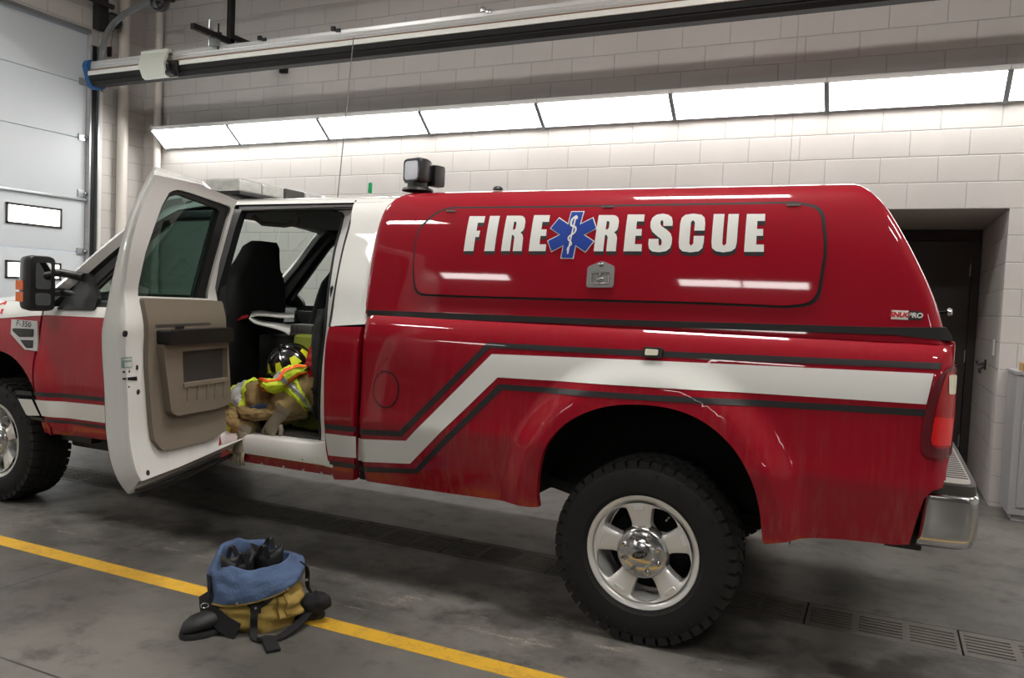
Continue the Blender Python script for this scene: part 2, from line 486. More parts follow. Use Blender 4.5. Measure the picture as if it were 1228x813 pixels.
# marker lamp over the wheel (783,422)
a_ = on(bedY, 771, 428); b_ = on(bedY, 796, 417)
ml = sheet('marker_lamp', rounded([(a_[0], a_[1]), (b_[0], a_[1]+.002), (b_[0], b_[1]), (a_[0], b_[1])], .012), L(bedY), BLACK, truck, step=0, off=.016, thick=.02)
sheet('lamp_lens', rounded([(a_[0]+.012, a_[1]+.010), (b_[0]-.018, a_[1]+.012), (b_[0]-.018, b_[1]-.008), (a_[0]+.012, b_[1]-.008)], .006), L(bedY), LENSW, ml, step=0, off=.020, thick=.006)
# bed front wall, floor, tailgate
m = MB()
m.box((-2.38, 3.46, .62), (-2.34, 5.26, 1.36)); m.box((-2.36, 3.80, .86), (.22, 4.92, .90))
m.obj('bed_floor', DARK, truck)
m = MB(); m.box((.205, 3.44, .66), (.262, 5.28, 1.385), .02); m.box((.262, 3.7, .85), (.272, 5.02, 1.25), .01)
m.obj('tailgate', RED, truck)
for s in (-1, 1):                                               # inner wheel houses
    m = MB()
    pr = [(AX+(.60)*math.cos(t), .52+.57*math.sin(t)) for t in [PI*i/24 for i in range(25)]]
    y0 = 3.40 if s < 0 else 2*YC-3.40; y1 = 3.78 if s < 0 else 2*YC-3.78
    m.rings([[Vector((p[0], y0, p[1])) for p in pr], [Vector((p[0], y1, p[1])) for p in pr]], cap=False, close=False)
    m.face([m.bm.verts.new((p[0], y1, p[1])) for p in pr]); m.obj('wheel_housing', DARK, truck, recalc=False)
# taillight --------------------------------------------------------------
to = rounded([on(bedY, *p) for p in ((1146, 434), (1123, 452), (1110, 490), (1104, 528), (1107, 546), (1130, 550))]+[(.268, .955), (.272, 1.1), (.270, 1.27)], .03)
for T in (L, Rt):
    tl = sheet('tail_light', to, T(bedY), LENSDR, truck, step=.015, off=.016, thick=.03, label='red tail light in a dark red surround')
    ti = rounded([(.236, 1.275), (.222, 1.23), (.203, 1.13), (.194, 1.02), (.198, .99), (.235, .985), (.266, .995), (.270, 1.1), (.268, 1.262)], .015)
    sheet('lens', ti, T(bedY), LENSR, tl, step=.012, off=.022, thick=.004)
    sheet('stop_lens', rounded([(.201, 1.105), (.193, 1.02), (.2, .998), (.262, 1.0), (.266, 1.10)], .01), T(bedY), LENSRB, tl, step=.012, off=.0255, thick=.003)
    sheet('reverse_lens', rounded([(.240, 1.262), (.244, 1.19), (.268, 1.19), (.268, 1.262)], .006), T(bedY), LENSW, tl, step=.012, off=.0265, thick=.003)
# rear bumper: chrome beam with a black pad and a ribbed grey step ------------
P1 = PZ(1160, 561, .815); P2 = PZ(1177, 597, .815)
m = MB()
bx = [(.165, 3.44), (.185, 3.405), (.25, 3.393), (.325, 3.390), (.358, 3.400), (.374, 3.440), (.378, 3.60), (.380, 4.0), (.381, YC)]
bx = crv(bx, 4)
bx = bx+[(x, 2*YC-y) for x, y in bx[-2::-1]]
prof = [(-.016, .802), (-.006, .799), (-.001, .792), (.0, .775), (.004, .70), (.0, .64), (-.02, .605), (-.06, .592)]
rows = []
for (o, z) in prof:
    rows.append([Vector((max(.165, x+o*.6), y-o*.5 if y < YC else y+o*.5, z+.008*(x-.17)/.2)) for x, y in bx])
m.rings(rows, cap=False, close=False)
m.obj('rear_bumper', CHROME, truck, smooth=60, label='chrome rear bumper').data.materials[0]
m = MB()
lo = [Vector((x-.010, y+(.008 if y < YC else -.008), .800)) for x, y in bx]; hi = [Vector((x-.012, y+(.010 if y < YC else -.010), .845)) for x, y in bx]
hi2 = [Vector((x-.03, y+(.02 if y < YC else -.02), .852)) for x, y in bx]
m.rings([lo, hi, hi2], cap=False, close=False)
m.obj('bumper_pad', GREYTRIM, truck, label='charcoal rubber bumper top pad')
m = MB()
m.rings([hi2_ := [Vector((x-.03, y+(.02 if y < YC else -.02), .8515)) for x, y in bx], [Vector((.17, p.y, .8515)) for p in hi2_]], cap=False, close=False)
st = m.obj('bumper_step', BUMPADHESIVE, truck, label='pale grey ribbed bumper step')
m = MB()
for k in range(34):
    y = 3.53+k*.05
    m.box((.262, y, .8510), (.342, y+.022, .8530))
m.obj('step_rib', BLACK, st)
m = MB(); m.box((.06, 3.46, .562), (.195, 3.60, .72), .01); m.box((-.05, 3.6, .58), (.18, 3.68, .64), .01)
m.obj('bumper_bracket', BLACK, truck)
# bumper scuff
# ------------------------------------------------------------------ cap shell
xr = smooth_curve([(1.37, .232), (1.436, .215), (1.521, .190), (1.63, .144), (1.789, .064), (1.93, -.018), (1.98, -.060), (2.013, -.10)])
xf = smooth_curve([(1.36, -2.428), (1.52, -2.413), (1.7, -2.394), (1.857, -2.378), (1.93, -2.36), (1.98, -2.325), (2.013, -2.28)])
sec = [(3.403, 1.37)]+[(cap_c(z), z) for z in [1.40+.04*i for i in range(13)]]+[(cap_c(z), z) for z in (1.905, 1.93, 1.95, 1.966, 1.982, 1.993, 2.002, 2.008, 2.013)]+[(3.72, 2.020), (3.9, 2.028), (4.15, 2.034), (YC, 2.036)]
sec = sec+[(2*YC-y, z) for y, z in sec[-2::-1]]
nr = []
for i in range(len(sec)):
    a, b = Vector(sec[max(0, i-1)]), Vector(sec[min(len(sec)-1, i+1)]); t = (b-a).normalized(); nr.append(Vector((t.y, -t.x)))   # inward (+y on the left side)
cols = []
R0 = .045
for a in (90, 72, 54, 36, 18): cols.append(('f', math.radians(a)))
for k in range(0, 61): cols.append(('m', k/60))
for a in (18, 36, 54, 72, 90): cols.append(('r', math.radians(a)))
rows = []
for kind, t in cols:
    rw = []
    for (y, z), n in zip(sec, nr):
        x0, x1 = xf(min(z, 2.013))+R0, xr(min(z, 2.013))-R0
        if kind == 'm': x, ins = x0+(x1-x0)*t, 0
        elif kind == 'f': x, ins = x0-R0*math.sin(t), R0*(1-math.cos(t))
        else: x, ins = x1+R0*math.sin(t), R0*(1-math.cos(t))
        rw.append(Vector((x, y+n.x*ins, z+n.y*ins if z > 1.38 else z)))
    rows.append(rw)
m = MB(); m.rings(rows, cap=False, close=False); m.bm.normal_update()
m.obj('cap_shell', REDC, truck, smooth=180)
m = MB(); m.face([m.bm.verts.new(p) for p in rows[0]]); m.obj('cap_front_wall', REDC, truck, smooth=0)
m = MB(); m.face([m.bm.verts.new(p) for p in rows[-1]]); m.obj('cap_tailgate_glass', TINT, truck, smooth=0)
ks = lambda px, py, off=0.0: on(capY, px, py, off)
hp = [ks(*p) for p in ((531, 250.5), (502, 278), (497, 325), (501, 352), (560, 354.5), (700, 358.5), (850, 362.5), (940, 366.5), (978, 363), (989, 300), (984, 250), (950, 244.5), (800, 247), (650, 249.5))]
hp = rounded(hp, [.10, .05, .10, .05, 0, 0, 0, .0, .09, .05, .10, 0, 0, 0], 8)
cxh = sum(p[0] for p in hp)/len(hp); czh = sum(p[1] for p in hp)/len(hp)
grow = lambda P, dx, dz: [(p[0]+dx*(1 if p[0] > cxh else -1)*min(1, abs(p[0]-cxh)/.7), p[1]+dz*(1 if p[1] > czh else -1)*min(1, abs(p[1]-czh)/.12)) for p in P]
for T in (L, Rt):
    sheet('hatch_seal', grow(hp, .012, .010), T(capY), SEAL, truck, step=.04, off=.0025, thick=.004)
    hatch = sheet('side_hatch', hp, T(capY), REDC, truck, step=.04, off=.011, thick=.009)
    if T is L: hatch_l = hatch
hatch = hatch_l
def hpos(u, w, o): return (u, capY(u, w)-o, w)
for px, py in ((543, 253.3), (730, 248.2), (952, 246.2)):
    x, z = ks(px, py)
    sheet('hinge', rounded([(x-.028, z-.004), (x+.028, z-.004), (x+.028, z+.005), (x-.028, z+.005)], .003), hpos, CHROME, truck, step=0, off=.016, thick=.012)
# lettering on the hatch
GL = {
 'F': ([(0, 0), (.62, 0), (.62, .40), (.84, .40), (.86, .58), (.62, .58), (.62, .81), (1, .81), (1, 1), (0, 1)], []),
 'I': ([(0, 0), (1, 0), (1, 1), (0, 1)], []),
 'E': ([(0, 0), (1, 0), (1, .19), (.60, .19), (.60, .42), (.93, .42), (.93, .60), (.60, .60), (.60, .81), (1, .81), (1, 1), (0, 1)], []),
 'R': ([(0, 0), (.43, 0), (.43, .45), (.5, .45), (.57, .39), (.57, 0), (1, 0), (1, .36), (.95, .46), (.84, .52), (.96, .58), (1, .67), (1, .83), (.94, .93), (.82, .985), (.68, 1), (0, 1)],
       [[(.43, .60), (.52, .60), (.57, .65), (.57, .79), (.52, .83), (.43, .83)]]),
 'S': ([(0, .34), (0, .2), (.05, .08), (.2, .01), (.5, -.01), (.78, .02), (.95, .1), (1, .22), (1, .36), (.93, .48), (.75, .58), (.52, .67), (.44, .73), (.44, .80), (.5, .84), (.56, .80), (.58, .68), (.98, .68), (.98, .78), (.92, .91), (.75, .98), (.5, 1.01), (.22, .98), (.06, .9), (0, .78), (.02, .64), (.12, .53), (.32, .43), (.52, .34), (.57, .28), (.57, .2), (.52, .16), (.46, .18), (.43, .24), (.43, .34)], []),
 'C': ([(0, .25), (.04, .1), (.18, .02), (.5, -.01), (.82, .02), (.96, .1), (1, .25), (1, .42), (.59, .42), (.59, .22), (.5, .16), (.43, .22), (.43, .78), (.5, .84), (.59, .78), (.59, .56), (1, .56), (1, .75), (.96, .9), (.82, .98), (.5, 1.01), (.18, .98), (.04, .9), (0, .75)], []),
 'U': ([(0, 1), (0, .25), (.04, .1), (.2, .02), (.5, -.01), (.8, .02), (.96, .1), (1, .25), (1, 1), (.59, 1), (.59, .22), (.5, .16), (.43, .22), (.43, 1)], []),
}
q1 = lambda c, o: o+c/5.582
word = [('F', q1(90, 540), q1(195, 540), q1(130, 540), q1(235, 540), 301.1, 259.2), ('I', q1(228, 540), q1(295, 540), q1(267, 540), q1(333, 540), 301.1, 258.9),
        ('R', q1(340, 540), q1(478, 540), q1(380, 540), q1(510, 540), 301.1, 258.6), ('E', q1(525, 540), q1(638, 540), q1(562, 540), q1(668, 540), 301.2, 258.0),
        ('R', q1(960, 540), q1(1108, 540), q1(995, 540), q1(1135, 540), 301.3, 257.9), ('E', q1(43, 740), q1(163, 740), q1(72, 740), q1(185, 740), 301.3, 257.2),
        ('S', q1(205, 740), q1(362, 740), q1(232, 740), q1(382, 740), 302, 256.6), ('C', q1(408, 740), q1(576, 740), q1(430, 740), q1(596, 740), 302.2, 256.6),
        ('U', q1(628, 740), q1(798, 740), q1(648, 740), q1(816, 740), 302.2, 256.6), ('E', q1(850, 740), q1(982, 740), q1(870, 740), q1(992, 740), 302, 256.5)]
for ch, bl, br, tl_, tr_, yb, yt in word:
    A, B, Cc, D = ks(bl, yb, .012), ks(br, yb, .012), ks(tl_, yt, .012), ks(tr_, yt, .012)
    def mp(p, dx=0, dz=0):
        u, v = p
        lo_ = mid(A, B, u); hi_ = mid(Cc, D, u); q = mid(lo_, hi_, v); return (q[0]+dx, q[1]+dz)
    o, hs = GL[ch]
    if ch in 'SCU': o = rounded(o, [.06 if 0 else 0]*len(o), 1)
    sheet('letter', [mp(p) for p in o], hpos, DECALW, hatch, step=.025, off=.0128, holes=[[mp(p) for p in h] for h in hs], label='white letter '+ch)
    sheet('letter_shadow', [mp(p, .003, -.0165) for p in o], hpos, DECALB, hatch, step=.025, off=.0118, holes=[[mp(p, .003, -.0165) for p in h] for h in hs], label='black drop shadow of letter '+ch)
# star of life
sc = ks(685.9, 281.5, .012)
def star(hw, ln, k):
    pts = []
    for i in range(6):
        a = math.radians(90+60*i)
        c, s = math.cos(a), math.sin(a)
        w = hw; l = ln
        inner = w/math.tan(math.radians(30))
        for (r, t) in ((inner, -w), (l, -w), (l, w)):
            pts.append((r*c-t*s, r*s+t*c))
    return pts
def stpoly(P): return [(sc[0]+x*1.02+.12*z, sc[1]+z*.98) for x, z in P]
sheet('star_of_life', stpoly(star(.0315, .112, 0)), hpos, DECALW, hatch, step=.025, off=.0128, label='white outline of the six-armed emergency medical star')
sheet('star_of_life', stpoly(star(.0275, .108, 0)), hpos, STARBLUE, hatch, step=.025, off=.0150, label='blue six-armed emergency medical star')
m = MB(); HP = lambda x, z, o=.0165: Vector(hpos(*stpoly([(x, z)])[0], o))
m.ribbon([HP(0, .092-.182*i/12) for i in range(13)], .0065, (1, 0, 0), .001)
m.obj('staff', DECALW, hatch, smooth=0)
m = MB()
sn = [(.006, .075), (.004, .083), (-.006, .082), (-.015, .068), (-.012, .045), (.010, .035), (.015, .018), (.006, .004), (-.009, -.008), (-.010, -.022), (.004, -.034), (.009, -.045), (-.003, -.058), (-.005, -.07), (.001, -.082)]
sn = crv(sn, 5)
m.ribbon([HP(x, z, .0155) for x, z in sn], [.010-.006*i/len(sn) for i in range(len(sn))], (0, 1, 0), .001) if 0 else None
for i in range(len(sn)-1):
    a, b = Vector(sn[i]), Vector(sn[i+1]); t = (b-a).normalized(); n = Vector((-t.y, t.x))*(.0052-.003*i/len(sn)); t = t*.0012
    m.face([m.bm.verts.new(HP(*p, .0180)) for p in (a-n-t, b-n+t, b+n+t, a+n-t)])
m.obj('snake', DECALW, hatch, smooth=0)
# folding T-handle lock
BRIGHT = mat('polished_plate', (190, 190, 188), .28, .9)
def q2(cx, cy): return ks(540+cx/5.582, 230+cy/5.582, .012)
lp = rounded([q2(912, 640), q2(1092, 640), q2(1104, 500), q2(1020, 462), q2(922, 502)], .012, 4)
lk = sheet('latch', lp, hpos, BRIGHT, hatch, step=0, off=.019, thick=.008, label='chrome folding latch')
sheet('latch_recess', rounded([q2(938, 620), q2(1075, 620), q2(1080, 520), q2(944, 520)], .006, 3), hpos, BRIGHT, hatch, step=0, off=.0198, thick=.001, label='sunken grey latch pan')
c0, c1 = Vector(q2(950, 540)), Vector(q2(1070, 540))
m = MB(); m.tube([hpos(*q2(948, 545), .027), hpos(*q2(1072, 545), .027)], .006, 8); m.tube([hpos(*q2(1008, 545), .027), hpos(*q2(1008, 600), .027)], .007, 8)
m.tube([hpos(*q2(952, 545), .026), hpos(*q2(950, 612), .026), hpos(*q2(1066, 612), .026), hpos(*q2(1072, 545), .026)], .004, 8)
p_ = hpos(*q2(1008, 585), .020); m.lathe([(.0, .014), (.014, .012), (.016, 0)], axisM(p_, (0, -1, 0)), 16)
p_ = hpos(*q2(1014, 487), .018); m.lathe([(.0, .012), (.010, .011), (.012, 0)], axisM(p_, (0, -1, 0)), 16)
m.obj('latch_handle', CHROME, hatch)
# maker's sticker at the rear of the cap
a_, b_ = ks(1068.5, 382), ks(1106, 374.5)
sx0, sx1, sz0, sz1 = a_[0], b_[0], a_[1]-.002, b_[1]+.004
sk = sheet('sticker', [(sx0, sz0), (sx1, sz0), (sx1, sz1), (sx0, sz1)], hpos, DECALW, truck, step=0, off=.0016, label='small white and black maker sticker')
xm = sx0+(sx1-sx0)*.56
sheet('sticker_block', [(xm, sz0), (sx1, sz0), (sx1, sz1), (xm, sz1)], hpos, DECALB, sk, step=0, off=.0022)
REDV = mat('red_vinyl', (200, 20, 34), .4)
zc_ = (sz0+sz1)/2; yy = capY(0, zc_)-.003
place_text('SNUG', .026, ((sx0+xm)/2, yy, zc_), (1, 0, 0), (0, 0, 1), REDV, sk, bold=.0012, shear=.15)
place_text('PRO', .026, ((sx1+xm)/2, yy, zc_), (1, 0, 0), (0, 0, 1), DECALW, sk, bold=.0012, shear=.15)
# cap latch bolt seen behind the rear edge
p = PY(1135.5, 374, 3.62)
m = MB(); m.lathe([(0, .02), (.012, .018), (.016, .006), (.012, 0)], axisM(p, (1, -.3, 0)), 16); m.tube([p, p+Vector((-.06, .06, -.01))], .005, 8)
m.obj('cap_lock_knob', CHROME, truck)
# ------------------------------------------------------------------ cab sides
cs = lambda px, py: on(cabY, px, py)
qe_up = [cs(427, 240), cs(420, 268), cs(412, 300), cs(404, 340), cs(396, 391)]
qe_lo = [cs(395, 391.5), cs(391, 410), cs(388.5, 450), cs(388.5, 500), cs(391, 540), cs(396, 562), cs(401, 575)]
up = crv(qe_up, 4)
cpil = up+[(-2.36, 1.318), (-2.350, 1.5), (-2.348, 1.8), (-2.348, 2.0), (-2.45, 2.006)]
for T in (L, Rt): sheet('rear_pillar', cpil, T(cabY), WHITE, truck, step=.03, thick=.03, label='white rear cab pillar')
lo_ = crv(qe_lo, 4)
quarter = [(-2.40, 1.300)]+lo_+[(-2.44, .50), (-2.415, .62), (-2.41, .8), (-2.408, 1.0), (-2.408, 1.2)]
for T in (L, Rt): sheet('cab_corner', quarter, T(cabY), RED, truck, step=.03, thick=.04)
def cabstripe(name, pts, m, T=L): return sheet(name, pts, T(cabY), m, truck, step=.025, off=.0025)
for T in (L, Rt):
    cabstripe('white_stripe', [cs(390, 519.5), cs(427, 523.5), cs(427.5, 549), cs(394, 546)], DECALW, T)
    cabstripe('charcoal_stripe', [cs(389.5, 508), cs(427, 512), cs(427, 518), cs(390, 514.5)], DECALB, T)
    cabstripe('charcoal_stripe', [cs(395, 552), cs(427.5, 556.5), cs(427.5, 562), cs(396, 558)], DECALB, T)
# cab-bed gap backing and cab back wall
m = MB(); m.box((-2.43, 3.45, .5), (-2.395, 5.27, 1.30)); m.box((-2.43, 3.68, 1.30), (-2.395, 5.04, 1.96)); m.obj('cab_back_wall', BLACK, truck)
# roof
rz = lambda y: 2.008+.030*(1-((y-YC)/.64)**2) if abs(y-YC) < .64 else 2.008
m = MB(); rows = []
for i in range(0, 25):
    x = -4.02+i*(1.65/24)
    dz = -.10*sstep(-3.80, -4.10, x)**1.0 if x < -3.8 else 0
    dz -= .03*sstep(-2.5, -2.37, x)
    rw = []
    for k in range(0, 25):
        y = 3.655+(2*YC-2*3.655)*k/24
        z = 1.995 if k in (0, 24) else rz(y)
        rw.append(Vector((x, y, z+dz)))
    rows.append(rw)
m.rings(rows, cap=False, close=False); m.obj('cab_roof', WHITE, truck, smooth=60)
def frail(x0, x1, z0): return [(x0, z0), (x1, z0+.0), (x1, 1.998), (x0, 1.998)]
for T in (L, Rt):
    sheet('roof_rail', [(-4.06, 1.845), (-3.9, 1.93), (-3.7, 1.957), (-2.445, 1.962), (-2.445, 2.0), (-3.9, 2.0), (-4.02, 1.93)], T(cabY), WHITE, truck, step=.04, thick=.03)
# door opening: black weather seals, white jamb, sill
def tubepx(name, pts, y_in, r, m, par=truck):
    P3 = []
    for px, py in pts:
        x, z = on(lambda u, w: cabY(u, w)+y_in, px, py); P3.append((x, cabY(x, z)+y_in, z))
    mb = MB(); mb.tube(crv([tuple(p) for p in P3], 5), r, 8); return mb.obj(name, m, par)
hdr = [cs(286, 241.5), cs(427, 240.5), cs(425, 249.5), cs(286, 253)]
sheet('header_seal', hdr, L(cabY, .012), SEAL, truck, step=.05, thick=.03)
sheet('roof_rail_lip', [cs(288, 249.5), cs(424, 245.5), cs(423.5, 247.5), cs(288, 252)], L(cabY, .006), GREYTRIM, truck, step=.05, thick=.01)
seam = [(427, 241), (420, 268), (411.5, 300), (403.5, 340), (395.5, 392)]
tubepx('door_seal', seam, .004, .007, SEAL)
# inner jamb (white) between the outer edge and the black seal
jin = [(402, 253), (412, 257), (410, 272), (402, 303), (395, 350), (391, 395), (386, 440), (384, 490), (385, 520), (384, 532)]
jout = [(426, 250), (423, 258), (419, 272), (410.5, 303), (402.5, 345), (396, 395), (391, 440), (389, 490), (391, 530), (396, 560)]
m = MB(); ro, ri = [], []
for (a, b), (c, d) in zip(jout, jin):
    x, z = cs(a, b); ro.append((x, cabY(x, z)+.03, z))
    y = 3.44
    for _ in range(8):
        p = PY(c, d, y); y = cabY(p.x, p.z)+.10
    ri.append((p.x, p.y, p.z))
ro, ri = crv(ro, 4), crv(ri, 4)
m.rings([[Vector(p) for p in ro], [Vector(p) for p in ri]], cap=False, close=False)
m.obj('door_jamb', WHITE, truck, smooth=60)
m = MB(); m.tube([Vector(p)+Vector((-.006, .006, 0)) for p in ri], .011, 8); m.obj('door_seal', SEAL, truck)
tubepx('door_seal', [(262, 530), (263, 480), (265, 430), (268, 390), (272, 310), (278, 270), (286, 254), (300, 252.5), (350, 251), (403, 251)], .10, .014, SEAL)
# sill and rocker
sheet('rocker_panel', [(-4.83, .495), (-4.1, .50), (-2.44, .505), (-2.44, .553), (-3.33, .575), (-4.1, .575), (-4.83, .57)], L(cabY, .012), RED, truck, step=.06, thick=.05)
sheet('rocker_panel', [(-4.83, .495), (-4.1, .50), (-2.44, .505), (-2.44, .575), (-3.33, .575), (-4.1, .575), (-4.83, .57)], Rt(cabY), RED, truck, step=.06, thick=.05)
m = MB(); rows = []
for x, zt in ((-3.45, .66), (-3.25, .66), (-2.95, .665), (-2.7, .67), (-2.62, .69), (-2.575, .74), (-2.555, .80)):
    zb = .56 if x < -2.6 else .555
    rows.append([Vector((x if zt < .68 else x, 3.385, zb)), Vector((x, 3.382, zb+.03)), Vector((x, 3.392, zt-.016)), Vector((x, 3.40, zt-.004)), Vector((x, 3.412, zt)), Vector((x, 3.47, zt+.002)), Vector((x, 3.60, zt+.004))])
m.rings(rows, cap=False, close=False); m.obj('door_sill', WHITE, truck, smooth=50)
m = MB()
p = PY(363, 550.5, 3.385); m.lathe([(0, .006), (.014, .004), (.017, 0)], axisM(p+Vector((0, .004, 0)), (0, -1, 0)), 20); m.obj('sill_plug', BLACK, truck, label='black round sill plug')
m = MB(); p = PY(380.5, 550.5, 3.385); m.lathe([(0, .003), (.010, .003), (.013, .008), (.018, .008), (.02, 0)], axisM(p+Vector((0, .004, 0)), (0, -1, 0)), 20); m.obj('sill_plug', WHITE, truck)
m = MB()
for px, py in ((286, 552), (312, 556.5), (338, 560), (362, 564), (384, 567.5), (397, 570)):
    x, z = cs(px, py); m.lathe([(0, .004), (.006, .003), (.008, 0)], axisM((x, cabY(x, z)+.012, z), (0, -1, 0)), 10)
m.obj('rocker_rivet', STEEL, truck)
# B pillar
for T in (L, Rt): sheet('door_pillar', [(-3.47, .57), (-3.39, .57), (-3.385, 1.0), (-3.395, 1.35), (-3.46, 1.65), (-3.52, 1.95), (-3.58, 1.95), (-3.49, 1.3)], T(cabY, .02), CLOTHBK, truck, step=.08, thick=.05)
# ------------------------------------------------------------------ front door, fender, hood
fd = [(-4.826, 1.248), (-4.84, 1.0), (-4.83, .80), (-4.795, .65), (-4.74, .56), (-4.68, .52), (-3.45, .515), (-3.44, 1.27)]
for T in (L, Rt):
    d_ = sheet('front_door', fd, T(cabY), RED, truck, step=.05, thick=.04)
    sheet('door_belt', [(-4.826, 1.250), (-3.44, 1.272), (-3.44, 1.33), (-4.60, 1.318), (-4.82, 1.30)], T(cabY), WHITE, truck, step=.04, thick=.04)
    # window frame with its glass
    wf = [(-4.70, 1.318), (-3.43, 1.33), (-3.40, 1.93), (-3.95, 1.925), (-4.07, 1.845)]
    wi = [(-4.56, 1.335), (-3.475, 1.345), (-3.455, 1.885), (-3.93, 1.88), (-4.02, 1.825)]
    wfo = sheet('window_frame', wf, T(cabY, .006), BLACK, truck, step=.05, thick=.05, holes=[wi], side=BLACK)
    sheet('window_seal', wi, T(cabY, .016), SEAL, truck, step=.05, thick=.02, holes=[[(-4.50, 1.35), (-3.50, 1.36), (-3.48, 1.865), (-3.925, 1.86), (-4.0, 1.812)]])
    sheet('window_glass', wi, T(cabY, .03), GLASS, truck, step=0, off=0)
    # mirror sail
    sheet('mirror_sail', rounded([(-4.70, 1.290), (-4.36, 1.30), (-4.36, 1.38), (-4.47, 1.51), (-4.53, 1.53)], .02), T(cabY), BLACK, truck, step=0, off=.012, thick=.03)
    rr = [(-4.84, .715), (-4.5, .722), (-3.44, .735), (-3.44, .635), (-4.5, .616), (-4.815, .612)]
    sheet('white_stripe', [(-4.835, .712), (-4.25, .727), (-3.45, .735), (-3.45, .627), (-4.25, .617), (-4.79, .611)], T(cabY), DECALW, truck, step=.025, off=.0025)
    sheet('charcoal_stripe', [(-4.835, .764), (-4.25, .778), (-3.45, .785), (-3.45, .76), (-4.25, .752), (-4.832, .737)], T(cabY), DECALB, truck, step=.025, off=.0025)
    sheet('charcoal_stripe', [(-4.77, .597), (-4.25, .597), (-3.45, .60), (-3.45, .58), (-4.25, .579), (-4.755, .577)], T(cabY), DECALB, truck, step=.025, off=.0025)
fa = [(2*AX-x, z) for x, z in arch_pts][::-1]          # mirrored rear arch, moved to the front axle
fa = [(x-AX+FX, z-.045 if z > .6 else z-.04) for x, z in arch_pts]
farch = crv(fa, 5)
fen = [(-4.846, 1.243), (-6.05, 1.13), (-6.14, .95), (-6.12, .62), (-6.02, .49), (-5.80, .475)]+farch+[(-4.76, .485), (-4.74, .54), (-4.80, .64), (-4.845, .80), (-4.857, 1.0)]
for T in (L, Rt):
    f_ = sheet('fender', fen, T(cabY), RED, truck, step=.03, thick=.035)
    ft = sheet('fender_top', [(-4.846, 1.246), (-4.86, 1.33), (-5.4, 1.325), (-5.9, 1.25), (-6.06, 1.17), (-6.05, 1.133)], T(lambda x, z: cabY(x, z)+.4*max(0, z-1.24)**1.2), WHITE, truck, step=.03, thick=.04)
    sheet('white_stripe', [(-5.0, .704), (-4.865, .711), (-4.812, .611), (-4.94, .598)], T(cabY), DECALW, truck, step=.025, off=.0025)
    sheet('charcoal_stripe', [(-5.02, .757), (-4.868, .763), (-4.856, .736), (-5.01, .730)], T(cabY), DECALB, truck, step=.025, off=.0025)
    sheet('charcoal_stripe', [(-4.915, .597), (-4.79, .597), (-4.775, .577), (-4.91, .577)], T(cabY), DECALB, truck, step=.025, off=.0025)
BRIGHT2 = mat('satin_chrome', (200, 200, 200), .42, .8)
# vent badge F-350
vb = [cs(15.2, 383), cs(46, 385), cs(45.5, 421), cs(31, 419), cs(14.2, 400)]
v_ = sheet('fender_vent', vb, L(cabY), BRIGHT2, truck, step=.03, off=.008, thick=.01, label='chrome fender vent with model badge')
for poly in ([cs(17, 393.5), cs(42, 394.5), cs(41.5, 404), cs(25, 404), cs(17, 397)], [cs(26, 407.5), cs(41.5, 408), cs(41, 417), cs(33, 417)]):
    sheet('vent_mesh', poly, L(cabY), BLACK, v_, step=.03, off=.0105, thick=.002)
    for k in range(1, 4):
        z = poly[0][1]+(poly[-2][1]-poly[0][1])*k/4
        xs = sorted(p[0] for p in poly)
        sheet('vent_bar', [(xs[0]+.022+.014*k, z-.003), (xs[-1]-.012, z-.003), (xs[-1]-.012, z+.003), (xs[0]+.022+.014*k, z+.003)], L(cabY), GREYTRIM, v_, step=.03, off=.0125, thick=.001)
a_ = cs(30, 388.6)
place_text('F-350', .055, (a_[0], cabY(*a_)-.0095, a_[1]), (1, (cabY(a_[0]+.08, a_[1])-cabY(a_[0]-.08, a_[1]))/.16, -.02), (0, (cabY(a_[0], a_[1]+.03)-cabY(a_[0], a_[1]-.03))/.06, 1), BLACK, v_, spacing=1.12)
# part of red lettering on the white fender top
for P in ([(0, 376), (3, 376), (9, 361), (6, 361)], [(-4, 366), (5, 362), (5, 364), (-4, 368)], [(-9, 376), (-6, 376), (0, 361), (-3, 361)]):
    sheet('fender_lettering', [on(lambda x, z: cabY(x, z)+.4*max(0, z-1.24)**1.2, *p) for p in P], L(lambda x, z: cabY(x, z)+.4*max(0, z-1.24)**1.2), REDV, ft if 0 else truck, step=0, off=.0025)
m = MB(); rows = []
for x, zc, dz in ((-4.80, 1.405, .07), (-5.0, 1.40, .07), (-5.4, 1.385, .06), (-5.8, 1.33, .06), (-6.0, 1.27, .06), (-6.08, 1.20, .03)):
    rw = []
    for k in range(21):
        t = k/20*2-1; y = YC+t*.955
        z = zc-dz*abs(t)**4-.01*(abs(t) > .55)*0+.018*math.exp(-((abs(t)-.55)/.16)**2)
        rw.append(Vector((x, y, z)))
    rows.append(rw)
m.rings(rows, cap=False, close=False); m.obj('hood', WHITE, truck, smooth=70)
m = MB(); m.box((-6.16, 3.78, .78), (-6.04, 4.94, 1.20), .02); gr = m.obj('grille', BLACK, truck)
m = MB()
for k in range(4): m.box((-6.19, 3.78, .82+k*.105), (-6.14, 4.94, .86+k*.105), .008)
m.obj('grille_bar', CHROME, gr)
for s in (-1, 1):
    y0, y1 = sorted((YC+s*.60, YC+s*.95)); m = MB(); m.box((-6.15, y0, .85), (-6.0, y1, 1.18), .03); m.obj('headlight', LENSW, truck)
m = MB(); m.box((-6.33, 3.40, .50), (-6.12, 5.32, .76), .05); m.obj('front_bumper', CHROME, truck)
